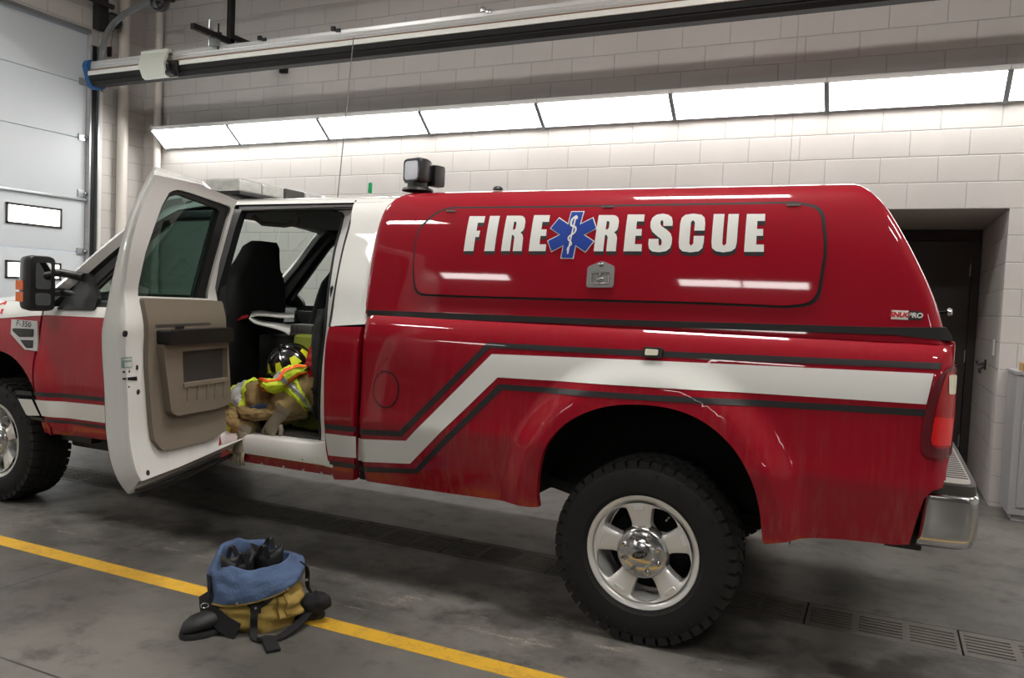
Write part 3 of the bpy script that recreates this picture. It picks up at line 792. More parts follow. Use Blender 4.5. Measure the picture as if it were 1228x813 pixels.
# left and right tow mirrors --------------------------------------------------
for s in (0, 1):
    ref = (lambda v: v) if s == 0 else (lambda v: Vector((v[0], 2*YC-v[1], v[2])))
    MXR = -4.70                                           # rear face of the housing
    pa, pb_ = PX(36, 374, MXR), PX(66.5, 309, MXR)
    y0, y1, za, zb = pa.y, pb_.y, min(pa.z, pb_.z)+.01, max(pa.z, pb_.z)
    if s == 0: MIR = (y0, y1, za, zb)
    mm = MB(); rows = []
    for dx, ins in ((0, .0), (-.03, -.006), (-.10, .002), (-.15, .03), (-.18, .08)):
        c_ = [(y0+ins, za+ins), (y1-ins, za+ins), (y1-ins, zb-ins), (y0+ins, zb-ins)]
        rp = rounded(c_, .035, 5)
        rows.append([Vector(ref(Vector((MXR+dx, y, z)))) for y, z in rp])
    mm.rings(rows); hs = mm.obj('side_mirror', BLACK, truck, smooth=50, label='large black towing mirror')
    zs = za+(zb-za)*.36
    for nm, (a, b) in (('mirror_glass', (zs+.012, zb-.035)), ('spot_mirror_glass', (za+.03, zs-.012))):
        mm = MB(); rp = rounded([(y0+.03, a), (y1-.03, a), (y1-.03, b), (y0+.03, b)], .02, 4)
        mm.rings([[Vector(ref(Vector((MXR, y, z)))) for y, z in rp], [Vector(ref(Vector((MXR+.005, y, z)))) for y, z in rp]])
        mm.obj(nm, MIRROR, hs)
    mm = MB(); a, b = (za+zb)/2-.115, (za+zb)/2+.02
    for z in (a, (a+b)/2+.004):
        B = bmesh.new(); bmesh.ops.create_cube(B, size=1)
        lo_v, hi_v = ref(Vector((MXR-.13, y0-.006, z))), ref(Vector((MXR-.06, y0+.02, z+.058)))
        for v in B.verts: v.co = Vector((lo_v[0]+(v.co.x+.5)*(hi_v[0]-lo_v[0]), lo_v[1]+(v.co.y+.5)*(hi_v[1]-lo_v[1]), lo_v[2]+(v.co.z+.5)*(hi_v[2]-lo_v[2])))
        mm.join(B)
    mm.obj('marker_lens', AMBER, hs, label='amber side marker')
    mm = MB()
    for z in ((za+zb)/2+.07, (za+zb)/2-.05):
        mm.tube([ref(Vector((MXR-.06, y1-.04, z))), ref(Vector((MXR-.0, y1+.05, z))), ref(Vector((-4.52, cabY(-4.52, 1.4)+.01, z-.02)))], .026, 10)
    mm.obj('mirror_arm', BLACK, hs)
# ------------------------------------------------------------------ wheels
def make_wheel(cx, cy, cz, sgn):
    """sgn -1: outer face towards -y"""
    RT = .408
    M = axisM((cx, cy, cz), (0, sgn, 0), (1, 0, 0))          # local z = outward
    w = thing('wheel', (cx, cy, cz), None, None); w.parent = truck; w.location = Vector((cx, cy, cz))-wloc(truck)
    # tyre
    m = MB()
    pr = [(.232, -.255), (.250, -.268), (.275, -.278), (.32, -.285), (.355, -.280), (.375, -.268), (.392, -.245), (.396, -.20), (.397, -.14), (.396, -.08), (.392, -.035), (.375, -.012), (.355, .0), (.32, .006), (.285, .003), (.268, .002), (.266, -.002), (.25, -.012), (.238, -.022), (.232, -.030)]
    m.lathe(pr, M, 96)
    N = 44
    for k in range(N):
        a = 2*PI*k/N
        for j, (h0, h1, r0, r1, wd, sh) in enumerate(((-.075, -.006, .375, .405, .74, 0), (-.135, -.09, .385, .405, .7, .5), (-.19, -.145, .385, .405, .7, 0), (-.274, -.205, .375, .405, .74, .5))):
            da = 2*PI/N*wd/2; aa = a+sh*2*PI/N
            def P(ang, r, h): return M@Vector((r*math.cos(ang), r*math.sin(ang), h))
            tw = .012
            lo0, lo1 = h0, h1
            if j == 0: outer, inner = (h1-.004, h0), None
            vs = []
            for (h, off) in ((h0, -tw), (h1, tw)):
                top = r1-(.006 if (j == 0 and h == h1) or (j == 3 and h == h0) else 0)
                vs += [P(aa-da+off, r0-.01, h), P(aa+da+off, r0-.01, h), P(aa+da+off, top, h), P(aa-da+off, top, h)]
            v = [m.bm.verts.new(p) for p in vs]
            for q in ((0, 1, 2, 3), (7, 6, 5, 4), (3, 2, 6, 7), (0, 4, 5, 1), (1, 5, 6, 2), (0, 3, 7, 4)): m.face([v[i] for i in q])
        # side biters on the sidewall
        for r0, r1, hh, wd in ((.352, .398, -.001, .5), (.330, .356, .008, .28)):
            if r0 < .34 and k % 2: continue
            da = 2*PI/N*wd/2
            def P(ang, r, h): return M@Vector((r*math.cos(ang), r*math.sin(ang), h))
            v = [m.bm.verts.new(p) for p in (P(a-da, r0, hh), P(a+da, r0, hh), P(a+da, r1, hh-.022 if r0 > .34 else hh-.003), P(a-da, r1, hh-.022 if r0 > .34 else hh-.003),
                                            P(a-da, r0, hh-.02), P(a+da, r0, hh-.02), P(a+da, r1, hh-.05), P(a-da, r1, hh-.05))]
            for q in ((0, 1, 2, 3), (0, 4, 5, 1), (1, 5, 6, 2), (2, 6, 7, 3), (3, 7, 4, 0)): m.face([v[i] for i in q])
    for v in m.bm.verts:                                       # the tread is pressed flat on the floor
        if v.co.z < .004: v.co.z = .004
    m.obj('tyre', RUBBER, w, smooth=35)
    # rim barrel + lip
    m = MB(); m.lathe([(.236, -.25), (.215, -.22), (.205, -.12), (.208, -.05), (.216, -.034), (.222, -.024), (.228, -.018), (.238, -.012), (.247, -.010), (.250, -.014), (.250, -.03)], M, 72)
    m.obj('rim', ALLOY, w, smooth=50)
    # five broad spokes
    m = MB()
    rs = [.098, .105, .112, .118, .124, .132, .14, .15, .16, .17, .18, .187, .193, .198, .203, .207, .211, .214, .217]
    halfang = smooth_curve([(.098, 36), (.108, 28), (.116, 21.5), (.13, 18.3), (.15, 17), (.19, 16.5), (.202, 18), (.208, 22.5), (.2125, 28.5), (.217, 36)])
    def dep(r): return -.012-.030*math.exp(-((r-.10)/.05)**2)*0-.016*sstep(.216, .10, r)
    n = 12
    for s in range(5):
        ac = math.radians(97+72*s)
        g = []
        for r in rs:
            hw = math.radians(halfang(r)); row = []
            for k in range(n+1):
                t = k/n*2-1; a = ac+hw*t
                if sgn > 0: a = -a
                row.append((r*math.cos(a), r*math.sin(a), dep(r)-.010*abs(t)**4))
            g.append(row)
        V = [[m.bm.verts.new(M@Vector(p)) for p in row] for row in g]
        for i in range(len(rs)-1):
            for k in range(n): m.face([V[i][k], V[i][k+1], V[i+1][k+1], V[i+1][k]])
            for k in (0, n):                                   # window walls
                a, b = g[i][k], g[i+1][k]
                m.face([m.bm.verts.new(M@Vector(p)) for p in (a, b, (b[0]*.985, b[1]*.985, b[2]-.055), (a[0]*1.0, a[1]*1.0, a[2]-.055))])
    m.obj('spokes', ALLOY, w, smooth=45)
    for s in range(5):                                         # small pressed pocket near the rim
        ac = math.radians(97+72*s); ac = -ac if sgn > 0 else ac
        c = Vector((.195*math.cos(ac), .195*math.sin(ac), dep(.195)+.0005)); tv = Vector((-math.sin(ac), math.cos(ac), 0)); rv = Vector((math.cos(ac), math.sin(ac), 0))
        m = MB(); pts = rounded([(-.026, -.010), (.026, -.010), (.026, .010), (-.026, .010)], .009, 4)
        m.rings([[M@(c+tv*x+rv*y) for x, y in pts], [M@(c+tv*x*.9+rv*y*.8+Vector((0, 0, .004))) for x, y in pts]], cap=True)
        m.obj('spoke_pocket', ALLOY, w)
    m = MB(); m.lathe([(.205, -.19), (.17, -.15), (.0, -.15)], M, 40); m.obj('brake_disc', DARK, w)
    # hub cover with eight nuts and the oval badge
    m = MB(); m.lathe([(.118, -.05), (.112, -.018), (.106, -.010), (.100, -.006), (.062, -.002), (.058, .010), (.052, .014), (.0, .016)], M, 48); hub = m.obj('hub_cover', CHROME, w, smooth=50)
    for k in range(8):
        a = math.radians(22+45*k)
        c = M@Vector((.083*math.cos(a), .083*math.sin(a), -.005)); m = MB()
        m.lathe([(0, .022), (.009, .020), (.0125, .010), (.0135, 0)], axisM(c, (0, sgn, 0)), 12); m.obj('lug_nut', CHROME, w)
    m = MB(); pts = [(.034*math.cos(t), .0165*math.sin(t)) for t in [2*PI*k/36 for k in range(36)]]
    ca, sa = math.cos(.32), math.sin(.32)
    rot = lambda x, y: (x*ca-y*sa, x*sa+y*ca)
    m.rings([[Vector((cx+rot(x, y)[0]*(1 if sgn < 0 else -1), cy+sgn*.015, cz+rot(x, y)[1])) for x, y in pts], [Vector((cx+rot(x, y)[0]*(1 if sgn < 0 else -1), cy+sgn*.019, cz+rot(x, y)[1])) for x, y in pts]])
    m.obj('oval_badge', BLACK, w)
    place_text('Ford', .026, (cx, cy+sgn*.0196, cz), (-sgn*ca, 0, sa), (sgn*sa, 0, ca), CHROME, w, name='badge_lettering', shear=.3, bold=.0003)
    m = MB(); m.tube([M@Vector((.20*math.cos(1.0), .20*math.sin(1.0), -.03)), M@Vector((.19*math.cos(1.0), .19*math.sin(1.0), -.0))], .004, 8); m.obj('valve_stem', CHROME, w)
    return w
for sx in (AX+.005, FX):
    make_wheel(sx, 3.335, .402, -1); make_wheel(sx, 2*YC-3.335, .402, 1)
# chassis seen under the body
for y in (3.95, 4.70):
    m = MB(); m.box((-6.0, y, .52), (.0, y+.08, .68)); m.obj('frame_rail', BLACK, truck)
m = MB(); m.box((-4.6, 3.70, .46), (-2.5, 3.94, .60), .03); m.obj('exhaust_shield', BLACK, truck)
m = MB()
for x in (AX, FX):
    m.tube([(x, 3.55, .40), (x, 5.17, .40)], .055, 12); m.lathe([(0, -.16), (.12, -.1), (.16, 0), (.12, .1), (0, .16)], axisM((x, 4.36, .40), (1, 0, 0)), 16)
m.obj('axle', DARK, truck)
for y in (3.78, 4.86):
    m = MB(); m.ribbon([(-1.75, y, .62), (-1.3, y, .52), (AX, y, .47), (-.4, y, .52), (.0, y, .64)], .07, (0, 1, 0), .05); m.obj('leaf_spring', DARK, truck)
m = MB(); m.box((-4.74, 3.50, .40), (-4.35, 3.72, .52), .04); m.box((-4.74, 3.43, .455), (-4.45, 3.5, .50), .01); m.obj('running_bracket', BLACK, truck)
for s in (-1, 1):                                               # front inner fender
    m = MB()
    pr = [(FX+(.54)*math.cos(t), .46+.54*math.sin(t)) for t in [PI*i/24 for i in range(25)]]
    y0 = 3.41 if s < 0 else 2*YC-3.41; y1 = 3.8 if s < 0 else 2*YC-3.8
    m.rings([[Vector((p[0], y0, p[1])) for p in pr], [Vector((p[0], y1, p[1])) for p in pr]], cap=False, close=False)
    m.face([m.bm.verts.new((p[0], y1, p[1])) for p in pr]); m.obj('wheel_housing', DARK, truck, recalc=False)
# ------------------------------------------------------------------ rear left door, swung open
HG = Vector((-3.30, 3.40, 0)); TH = math.radians(72)
DU = Vector((math.cos(TH), -math.sin(TH), 0)); DN = Vector((math.sin(TH), math.cos(TH), 0))
thk = lambda z: .155-.065*sstep(1.25, 1.45, z)
Nout = lambda z: cab_c(z)-3.40
Nin = lambda z: Nout(z)+thk(z)
def dpos(s, z, n): return HG+DU*s+DN*n+Vector((0, 0, z))
def DIN(s, z, o): return dpos(s, z, Nin(z)+o)
def dpx(px, py, nf):
    d = ray(px, py); z = 1.2
    for _ in range(20):
        k = nf(z)
        t = (k+(HG-CAM).dot(DN))/d.dot(DN); p = CAM+d*t; z = p.z
    return ((p-HG).dot(DU), p.z)
di = lambda *P: [dpx(x, y, Nin) for x, y in P]
do = lambda *P: [dpx(x, y, Nout) for x, y in P]
o_left = do((185.5, 200.5), (172, 222), (160, 246), (150.6, 271), (142, 303), (134, 338), (127, 372), (122.7, 393), (122.7, 430), (125.5, 475), (127.5, 520), (132, 550), (141, 575), (153, 592))
i_left = di((188, 210), (177.5, 232), (168, 255), (160.5, 280), (155, 308), (150.5, 340), (150, 366), (150, 395), (151, 430), (153, 475), (155, 520), (159, 547), (164, 566), (170, 577))
bot_o = do((205, 572.5),)+[(.02, o_left[-1][1]+.015)]; bot_i = di((215, 560),)+[(.02, i_left[-1][1]+.02)]
i_right = di((262, 535), (266, 500), (265, 440), (261, 362), (258, 345), (263, 315), (272, 282), (281, 250), (285, 240))
o_right = i_right
top_i = di((240, 221),); top_o = do((240, 217.5),)
o_all = crv(o_left, 3)+bot_o+o_right+top_o
i_all = crv(i_left, 3)+bot_i+i_right+top_i
m = MB()
ro = [dpos(s, z, Nout(z)) for s, z in o_all]; ri = [dpos(s, z, Nin(z)) for s, z in i_all]
md = []
for a, b in zip(ro, ri):
    md.append(a+(b-a)*.62+DU*.012 if (a-b).length > .02 else a+(b-a)*.5)
m.rings([ro, [a+DN*.012 for a in ro], md, [b-DN*.01+DU*.003 for b in ri], ri], cap=False)
rear_door_edge = m.obj('door_edge', WHITE, truck, smooth=60)
win = crv(di((203, 231), (215, 227.5), (240, 235)), 2)[:-1]+rounded(di((262, 242.5), (278, 248.5), (270, 275)), [0, .03, 0], 5)+di((258, 318), (249, 358), (165.5, 355), (166.5, 340), (174.5, 303), (184, 275), (194, 247))
rear_door = sheet('rear_door', i_all, DIN, WHITE, truck, step=.05, off=0, holes=[win], label='open white rear left door')
rear_door_edge.parent = rear_door; rear_door_edge.matrix_parent_inverse = Matrix()
def sub(o):                                  # keep door details one level below the door
    return o
DT = rear_door
# outer skin (red below, white above)
def DOUT(s, z, o): return dpos(s, z, Nout(z)-o)
sheet('door_skin', [p for p in o_all if p[1] > 1.27]+[(.02, 1.27), (.87, 1.27)] if 0 else o_all, DOUT, WHITE, DT, step=.06, off=0, holes=[win])
lowp = [p for p in crv(o_left, 3) if p[1] < 1.27]
sheet('door_skin_paint', [(max(p[0] for p in lowp), 1.268)]+lowp+bot_o+[(.02, 1.268)], DOUT, RED, DT, step=.08, off=.002)
# window seal and glass
wx = sum(p[0] for p in win)/len(win); wz = sum(p[1] for p in win)/len(win)
hi = di((206, 236), (217, 233), (262, 249.5), (266, 254), (256, 290), (244, 335), (239, 357), (168, 355), (169, 340), (177, 303), (187, 275), (197, 249))
sheet('window_seal', win, DIN, SEAL, DT, step=.06, off=-.012, holes=[hi], thick=.02)
sheet('window_glass', win, DIN, TINT, DT, step=0, off=-.03)
# trim panel
tp = rounded(di((166.5, 357), (250, 360), (262, 361), (266, 440), (268, 515), (250, 527), (190, 541), (180, 528), (172, 440)), [.02, 0, .02, 0, .03, 0, .06, 0, 0], 5)
trim = sheet('door_trim', tp, DIN, TRIM, DT, step=.05, off=.022, thick=.03, label='taupe inner door trim')
lp_ = rounded(di((182, 412), (262, 409), (265.5, 483), (250, 489), (200, 498), (192, 494)), [.02, .01, .03, .02, .02, .02], 4)
pk = di((205.5, 421), (260.5, 416), (261, 453), (207, 461))
sheet('pocket', lp_, DIN, TRIM, DT, step=.05, off=.055, thick=.04, holes=[pk])
sheet('pocket_recess', pk, DIN, GREYTRIM, DT, step=.1, off=.026)
sheet('pocket_lip', di((206, 459), (262, 452), (262, 456), (206, 464)), DIN, TRIM, DT, step=.1, off=.062, thick=.03)
for x in (212, 224.5, 236, 246, 256.5):
    sheet('pocket_rib', di((x-1.1, 463-(x-212)*.16), (x+1.3, 462.7-(x-212)*.16), (x+.6, 480-(x-212)*.14), (x-2.0, 480-(x-212)*.14)), DIN, TRIM, DT, step=0, off=.060, thick=.01)
sheet('armrest', rounded(di((181.5, 396), (261.5, 392), (262, 409), (182.5, 413)), .015, 4), DIN, BLACK, DT, step=.05, off=.085, thick=.07, label='black padded armrest')
sheet('pull_handle_recess', di((204, 391.5), (215, 390.5), (215, 393.5), (204, 394.5)), DIN, BLACK, DT, step=0, off=.024)
sheet('trim_ledge', di((180, 389), (247, 386.5), (247, 389), (181, 392)), DIN, GREYTRIM, DT, step=0, off=.0235)
m = MB(); m.tube([DIN(*p, .006) for p in di((162, 588), (200, 573), (262, 546))], .009, 8); m.obj('bottom_seal', BLACK, DT)
m = MB(); m.tube([dpos(s, z, (Nin(z)*.35+Nout(z)*.65)) for s, z in [(p[0]-.012, p[1]-.004) for p in [o_left[-1]]+bot_o]], .012, 8); m.obj('bottom_seal', BLACK, DT)
from mathutils.bvhtree import BVHTree
def bvh(*objs):
    V, Fc = [], []
    for o in objs:
        b = len(V); mw = wloc(o)
        V += [v.co+mw for v in o.data.vertices]; Fc += [[i+b for i in p.vertices] for p in o.data.polygons]
    return BVHTree.FromPolygons(V, Fc)
tree = bvh(rear_door_edge, rear_door)
def onto(t, px, py):
    d = ray(px, py).normalized(); l, n, i, ds = t.ray_cast(CAM, d)
    if l is None: return None, None
    if n.dot(d) > 0: n = -n
    return l, n
def disc(name, px, py, r, m_, par, h=.004):
    l, n = onto(tree, px, py)
    if l is None: return
    mb = MB(); mb.lathe([(0, h), (r*.8, h), (r, h*.5), (r, -.004)], axisM(l, n), 18); mb.obj(name, m_, par)
disc('edge_plug', 150.2, 400.2, .0135, BLACK, DT); disc('edge_plug', 165.5, 470, .0115, BLACK, DT); disc('edge_plug', 177.3, 567, .0125, BLACK, DT)
for px, py, r in ((148.5, 446, .005), (155, 445.5, .005), (154.5, 464, .0045)): disc('edge_hole', px, py, r, BLACK, DT, .002)
def patch(name, pts, m_, par, o=.003):
    # quads only: laid on the door edge point by point
    if len(pts) == 6: pts = [pts[0], pts[2], pts[3], pts[5]]
    a, b, c, d = [Vector(p) for p in pts]; rows = []
    for i in range(6):
        u = i/5; row = []
        for k in range(6):
            v = k/5; q_ = a.lerp(b, v).lerp(d.lerp(c, v), u); l, n = onto(tree, q_.x, q_.y); row.append(l+n*o)
        rows.append(row)
    mb = MB(); mb.rings(rows, cap=False, close=False); return mb.obj(name, m_, par, smooth=180)
patch('latch_slot', [(147.5, 453), (156, 452.2), (163.5, 451.5), (164, 456.5), (155, 455.6), (147.8, 455.2)], BLACK, DT)
patch('latch_slot', [(162.6, 438), (165, 437.6), (165.2, 443.2), (162.8, 443.6)], BLACK, DT)
GLABEL = mat('label_green_grey', (132, 160, 150), .5)
patch('tyre_label', [(145.8, 428.8), (157.4, 427.6), (157.8, 440.4), (146.2, 441.4)], GLABEL, DT, .003)
patch('label_text_bar', [(147, 430.3), (156.6, 429.3), (156.7, 431.3), (147.1, 432.2)], PAPER, DT, .0036)
patch('label_text_bar', [(149.5, 434.6), (156.8, 433.8), (157, 439.2), (149.7, 440)], PAPER, DT, .0036)
# ------------------------------------------------------------------ cab interior
m = MB(); m.box((-4.5, 3.43, .60), (-2.45, 5.29, .655)); fl_ = m.obj('cab_floor', CLOTHBK, truck)
m = MB(); m.box((-3.22, 3.47, .655), (-2.585, 3.60, .682), .01); m.obj('scuff_plate', GREYTRIM, truck)
m = MB(); m.box((-4.0, 3.64, 1.945), (-2.46, 5.08, 1.965)); m.obj('headliner', HEADL, truck)
m = MB(); m.tube([(-3.40, 3.66, 1.90), (-3.36, 3.70, 1.86), (-3.2, 3.71, 1.85), (-3.10, 3.70, 1.86), (-3.06, 3.66, 1.90)], .014, 8); m.obj('grab_handle', HEADL, truck)
m = MB(); m.box((-2.50, 3.47, .66), (-2.44, 5.25, 1.45)); m.obj('cab_rear_trim', BLACK, truck)
# rear bench (black)
m = MB(); m.box((-2.72, 3.50, .98), (-2.50, 5.22, 1.52), .06, seg=3); m.obj('rear_seat_back', CLOTHBK, truck)
m = MB(); m.box((-2.82, 3.60, .80), (-2.73, 5.22, 1.40), .04, seg=3); m.obj('rear_seat_cushion', CLOTHBK, truck)
def seat(yc):
    st = None
    def backring(z, hw, xb, d, r=.05):
        return [Vector((xb+px, yc+py, z)) for px, py in rounded([(-d, -hw), (0, -hw), (0, hw), (-d, hw)], [r*.9, r, r, r*.9], 4)]
    m = MB()
    zs = [(.86, .25, -3.60, .16), (.95, .27, -3.59, .18), (1.15, .275, -3.555, .17), (1.33, .268, -3.52, .16), (1.45, .25, -3.505, .15), (1.54, .222, -3.50, .14), (1.60, .175, -3.49, .13), (1.66, .150, -3.475, .12), (1.73, .128, -3.46, .11), (1.765, .09, -3.455, .08)]
    m.rings([backring(z, hw, xb, d) for z, hw, xb, d in zs])
    b = m.obj('front_seat', CLOTHBK, truck, smooth=70)
    m = MB(); m.box((-4.15, yc-.27, .78), (-3.62, yc+.27, .95), .05, seg=3); m.obj('seat_cushion', CLOTHBK, b)
    m = MB(); m.box((-4.0, yc-.2, .655), (-3.6, yc+.2, .78)); m.obj('seat_base', DARK, b)
    return b
seat(3.87); seat(4.82)
m = MB(); m.box((-4.10, 4.22, .66), (-3.45, 4.50, 1.10), .03); m.obj('console', BLACK, truck)
# dashboard, steering wheel
m = MB()
m.rings([[Vector((x, y, z)) for x, z in ((-4.80, 1.30), (-4.55, 1.36), (-4.38, 1.33), (-4.30, 1.22), (-4.36, 1.05), (-4.45, .85), (-4.80, .85))] for y in (3.47, 5.25)])
m.obj('dashboard', BLACK, truck)
m = MB(); ct = Vector((-4.12, 3.87, 1.22)); ax = Vector((.86, 0, .5)).normalized(); Mw = axisM(ct, ax)
m.tube([Mw@Vector((.19*math.cos(t), .19*math.sin(t), 0)) for t in [2*PI*k/32 for k in range(33)]], .016, 8)
m.lathe([(0, .03), (.05, .025), (.07, 0), (.04, -.04)], Mw, 16)
for t in (0.2, PI-.2, -PI/2): m.tube([Mw@Vector((.05*math.cos(t), .05*math.sin(t), 0)), Mw@Vector((.185*math.cos(t), .185*math.sin(t), 0))], .013, 6)
m.tube([ct, ct-ax*.28], .035, 8)
m.obj('steering_wheel', BLACK, truck)
# windscreen with A pillars
def wsrow(t):
    x0, z0 = -4.82+.80*t, 1.345+.60*t
    hw = .90-.16*t
    return [Vector((x0-.10*(1-((k/16*2-1)**2)), YC+hw*(k/16*2-1), z0)) for k in range(17)]
m = MB(); m.rings([wsrow(t/10) for t in range(11)], cap=False, close=False); m.obj('windscreen', GLASS, truck, smooth=180)
for s in (-1, 1):
    A = [Vector((-4.86, YC+s*.945, 1.325)), Vector((-4.62, YC+s*.915, 1.49)), Vector((-4.35, YC+s*.865, 1.70)), Vector((-4.05, YC+s*.765, 1.94)), Vector((-3.9, YC+s*.73, 1.985))]
    m = MB(); m.ribbon(crv([tuple(a) for a in A], 4), .085, (0, s*.6, .8), .05); m.obj('windscreen_pillar', WHITE, truck, label='white windscreen pillar')
    m = MB(); m.ribbon(crv([tuple(a+Vector((.04, -s*.03, -.03))) for a in A], 4), .08, (0, s*.6, .8), .03); m.obj('pillar_trim', BLACK, truck)
m = MB(); m.rings([[Vector((-4.86, YC+.93*(k/16*2-1), 1.345)) for k in range(17)], [Vector((-4.94-.08*(1-(k/16*2-1)**2), YC+.93*(k/16*2-1), 1.36)) for k in range(17)]], cap=False, close=False); m.obj('cowl', BLACK, truck)
# right rear door and its window, seen from inside
T = Rt
rd = [(-3.40, .515), (-2.62, .515), (-2.60, .8), (-2.56, 1.29), (-3.40, 1.28)]
sheet('rear_door_closed', rd, T(cabY), RED, truck, step=.06, thick=.06)
wf = [(-3.40, 1.28), (-2.56, 1.295), (-2.52, 1.6), (-2.46, 1.93), (-3.36, 1.94)]
wi = [(-3.33, 1.33), (-2.66, 1.335), (-2.60, 1.6), (-2.56, 1.85), (-2.60, 1.885), (-3.29, 1.89)]
sheet('window_frame', wf, T(cabY), WHITE, truck, step=.06, thick=.06, holes=[wi], side=BLACK)
sheet('window_glass', wi, T(cabY, .02), TINT, truck, step=0)
m = MB()
for (x0, x1) in ((-4.75, -3.45), (-3.40, -2.6)): m.box((x0, 5.21, .66), (x1, 5.27, 1.31), .02)
m.obj('door_lining', BLACK, truck)
m = MB(); m.box((-4.75, 3.45, .66), (-3.46, 3.49, 1.31), .01); m.obj('door_lining', BLACK, truck)
for y in (5.12, ):                                                # inner side of the right-hand window frames
    sheet('pillar_lining', wf, lambda u, w, o: (u, 2*YC-cabY(u, w)-.075-o, w), BLACK, truck, step=.08, holes=[wi])
    sheet('pillar_lining', [(-4.70, 1.318), (-3.36, 1.30), (-3.36, 1.95), (-3.95, 1.95), (-4.07, 1.86)], lambda u, w, o: (u, 2*YC-cabY(u, w)-.075-o, w), BLACK, truck, step=.08, holes=[[(-4.56, 1.335), (-3.475, 1.345), (-3.455, 1.885), (-3.93, 1.88), (-4.02, 1.825)]])
# ------------------------------------------------------------------ roof equipment
y0, y1 = 3.74, 4.98
p = PY(264, 220, y0); xl = p.x
lb = thing('light_bar', (xl, YC, 2.04), None, None); lb.parent = truck; lb.location = Vector((xl, YC, 2.04))-wloc(truck)
m = MB(); m.box((xl-.12, y0+.02, 2.046), (xl+.14, y1-.02, 2.066), .006); m.box((xl-.08, y0+.25, 2.02), (xl+.08, y0+.32, 2.07)); m.box((xl-.08, y1-.32, 2.02), (xl+.08, y1-.25, 2.07)); m.obj('bar_base', BLACK, lb)
LBCLEAR = mat('light_bar_dome', (176, 176, 172), .18, coat=1.0, var=(30, .35))
nn = 6
for k in range(nn):
    a = y0+(y1-y0)*k/nn+.004; b = y0+(y1-y0)*(k+1)/nn-.004
    m = MB(); m.box((xl-.13, a, 2.066), (xl+.15, b, 2.139), .018, seg=3); m.obj('light_module', LBCLEAR if k != 2 else GREYTRIM, lb)
m = MB(); m.box((xl-.10, y0+.03, 2.139), (xl+.12, y1-.03, 2.145), .003); m.obj('bar_lid', STEEL, lb)
# search light on the cap roof
b = PZ(501, 229.5, 2.022); sl = thing('search_light', b, None, None); sl.parent = truck; sl.location = b-wloc(truck)
m = MB(); m.lathe([(0, .05), (.055, .05), (.057, .02), (.08, .012), (.085, 0)], Matrix.Translation(b), 24); m.obj('lamp_base', BLACK, sl)
k_ = (b-CAM).length/FPX
fd_ = Vector((-.25, -.97, .0)).normalized(); rt_ = Vector((.97, -.25, 0)).normalized()
hc = b+Vector((0, 0, .104))
def hb(dx, dz, df): return hc+(rt_*dx+Vector((0, 0, dz))+fd_*df)*.66
m = MB()
def oct_(s, sy, df): return [hb(x, z, df) for x, z in rounded([(-s, -sy), (s, -sy), (s, sy), (-s, sy)], .028, 3)]
m.rings([oct_(.088, .088, .075), oct_(.098, .098, .06), oct_(.098, .098, .0), oct_(.092, .09, -.05), oct_(.07, .066, -.10), oct_(.03, .03, -.125)]); m.obj('lamp_head', BLACK, sl, smooth=50)
m = MB(); m.rings([oct_(.076, .074, .0755), oct_(.076, .074, .080), oct_(.066, .064, .082)]); m.obj('lamp_lens', mat('lamp_glass', (222, 224, 236), .1, coat=1.0), sl)
m = MB(); m.rings([oct_(.086, .086, .076), oct_(.086, .086, .083), oct_(.077, .075, .083), oct_(.077, .075, .076)], cap=False); m.obj('lamp_bezel', mat('dark_chrome', (90, 92, 98), .25, .9), sl)
m = MB(); M_ = Matrix.Translation(hc-fd_*.085+rt_*.05-Vector((0, 0, .02))); m.box((-.03, -.04, -.055), (.03, .04, .06), .02, M_@Matrix.Rotation(math.atan2(rt_.y, rt_.x), 4, 'Z')); m.obj('lamp_motor', BLACK, sl)
b = PZ(443.5, 231.5, 2.03); m = MB(); m.lathe([(0, .058), (.010, .056), (.012, .05), (.012, 0)], axisM(b, (.06, 0, 1)), 12); m.obj('antenna', GREENP, truck, label='short green antenna stub')
b = PZ(597, 227.5, 2.022); m = MB(); m.lathe([(0, .018), (.015, .016), (.025, .008), (.028, 0)], Matrix.Translation(b), 16); m.obj('antenna_puck', BLACK, truck)
# ================================================================== THE ROOM
WY, WX = 7.31, -8.60
WALLB = wall_mat('block_wall_back', 0, (196, 192, 188), xoff=.13, ctrl=-.79)
WALLS = wall_mat('block_wall_side', 1, (196, 192, 188), xoff=.05)
def S(name, m, M_, label=None, smooth=0):
    o = m.obj(name, M_, None, smooth=smooth); o['kind'] = 'structure'
    if label: o['label'] = label
    return recentre(o)
# concrete floor with joints, stains and salt marks
FLOOR = mat('concrete_floor', (112, 108, 102), .5)
q = NB(FLOOR); b = FLOOR.node_tree.nodes['Principled BSDF']
g = q.n('ShaderNodeNewGeometry'); P_ = g.outputs['Position']; sp = q.n('ShaderNodeSeparateXYZ'); q.l(P_, sp.inputs[0])
n1 = q.noise(P_, .9, 6, .6); n2 = q.noise(P_, 5, 8, .65); n3 = q.noise(P_, 70, 3); n4 = q.noise(P_, 2.2, 7, .7)
c = q.mix(q.ramp(n1, .3, .7), lin((80, 78, 74))+(1,), lin((114, 111, 106))+(1,))
c = q.mix(q.math('MULTIPLY', q.ramp(n2, .50, .72), .75), c, lin((50, 47, 43))+(1,))
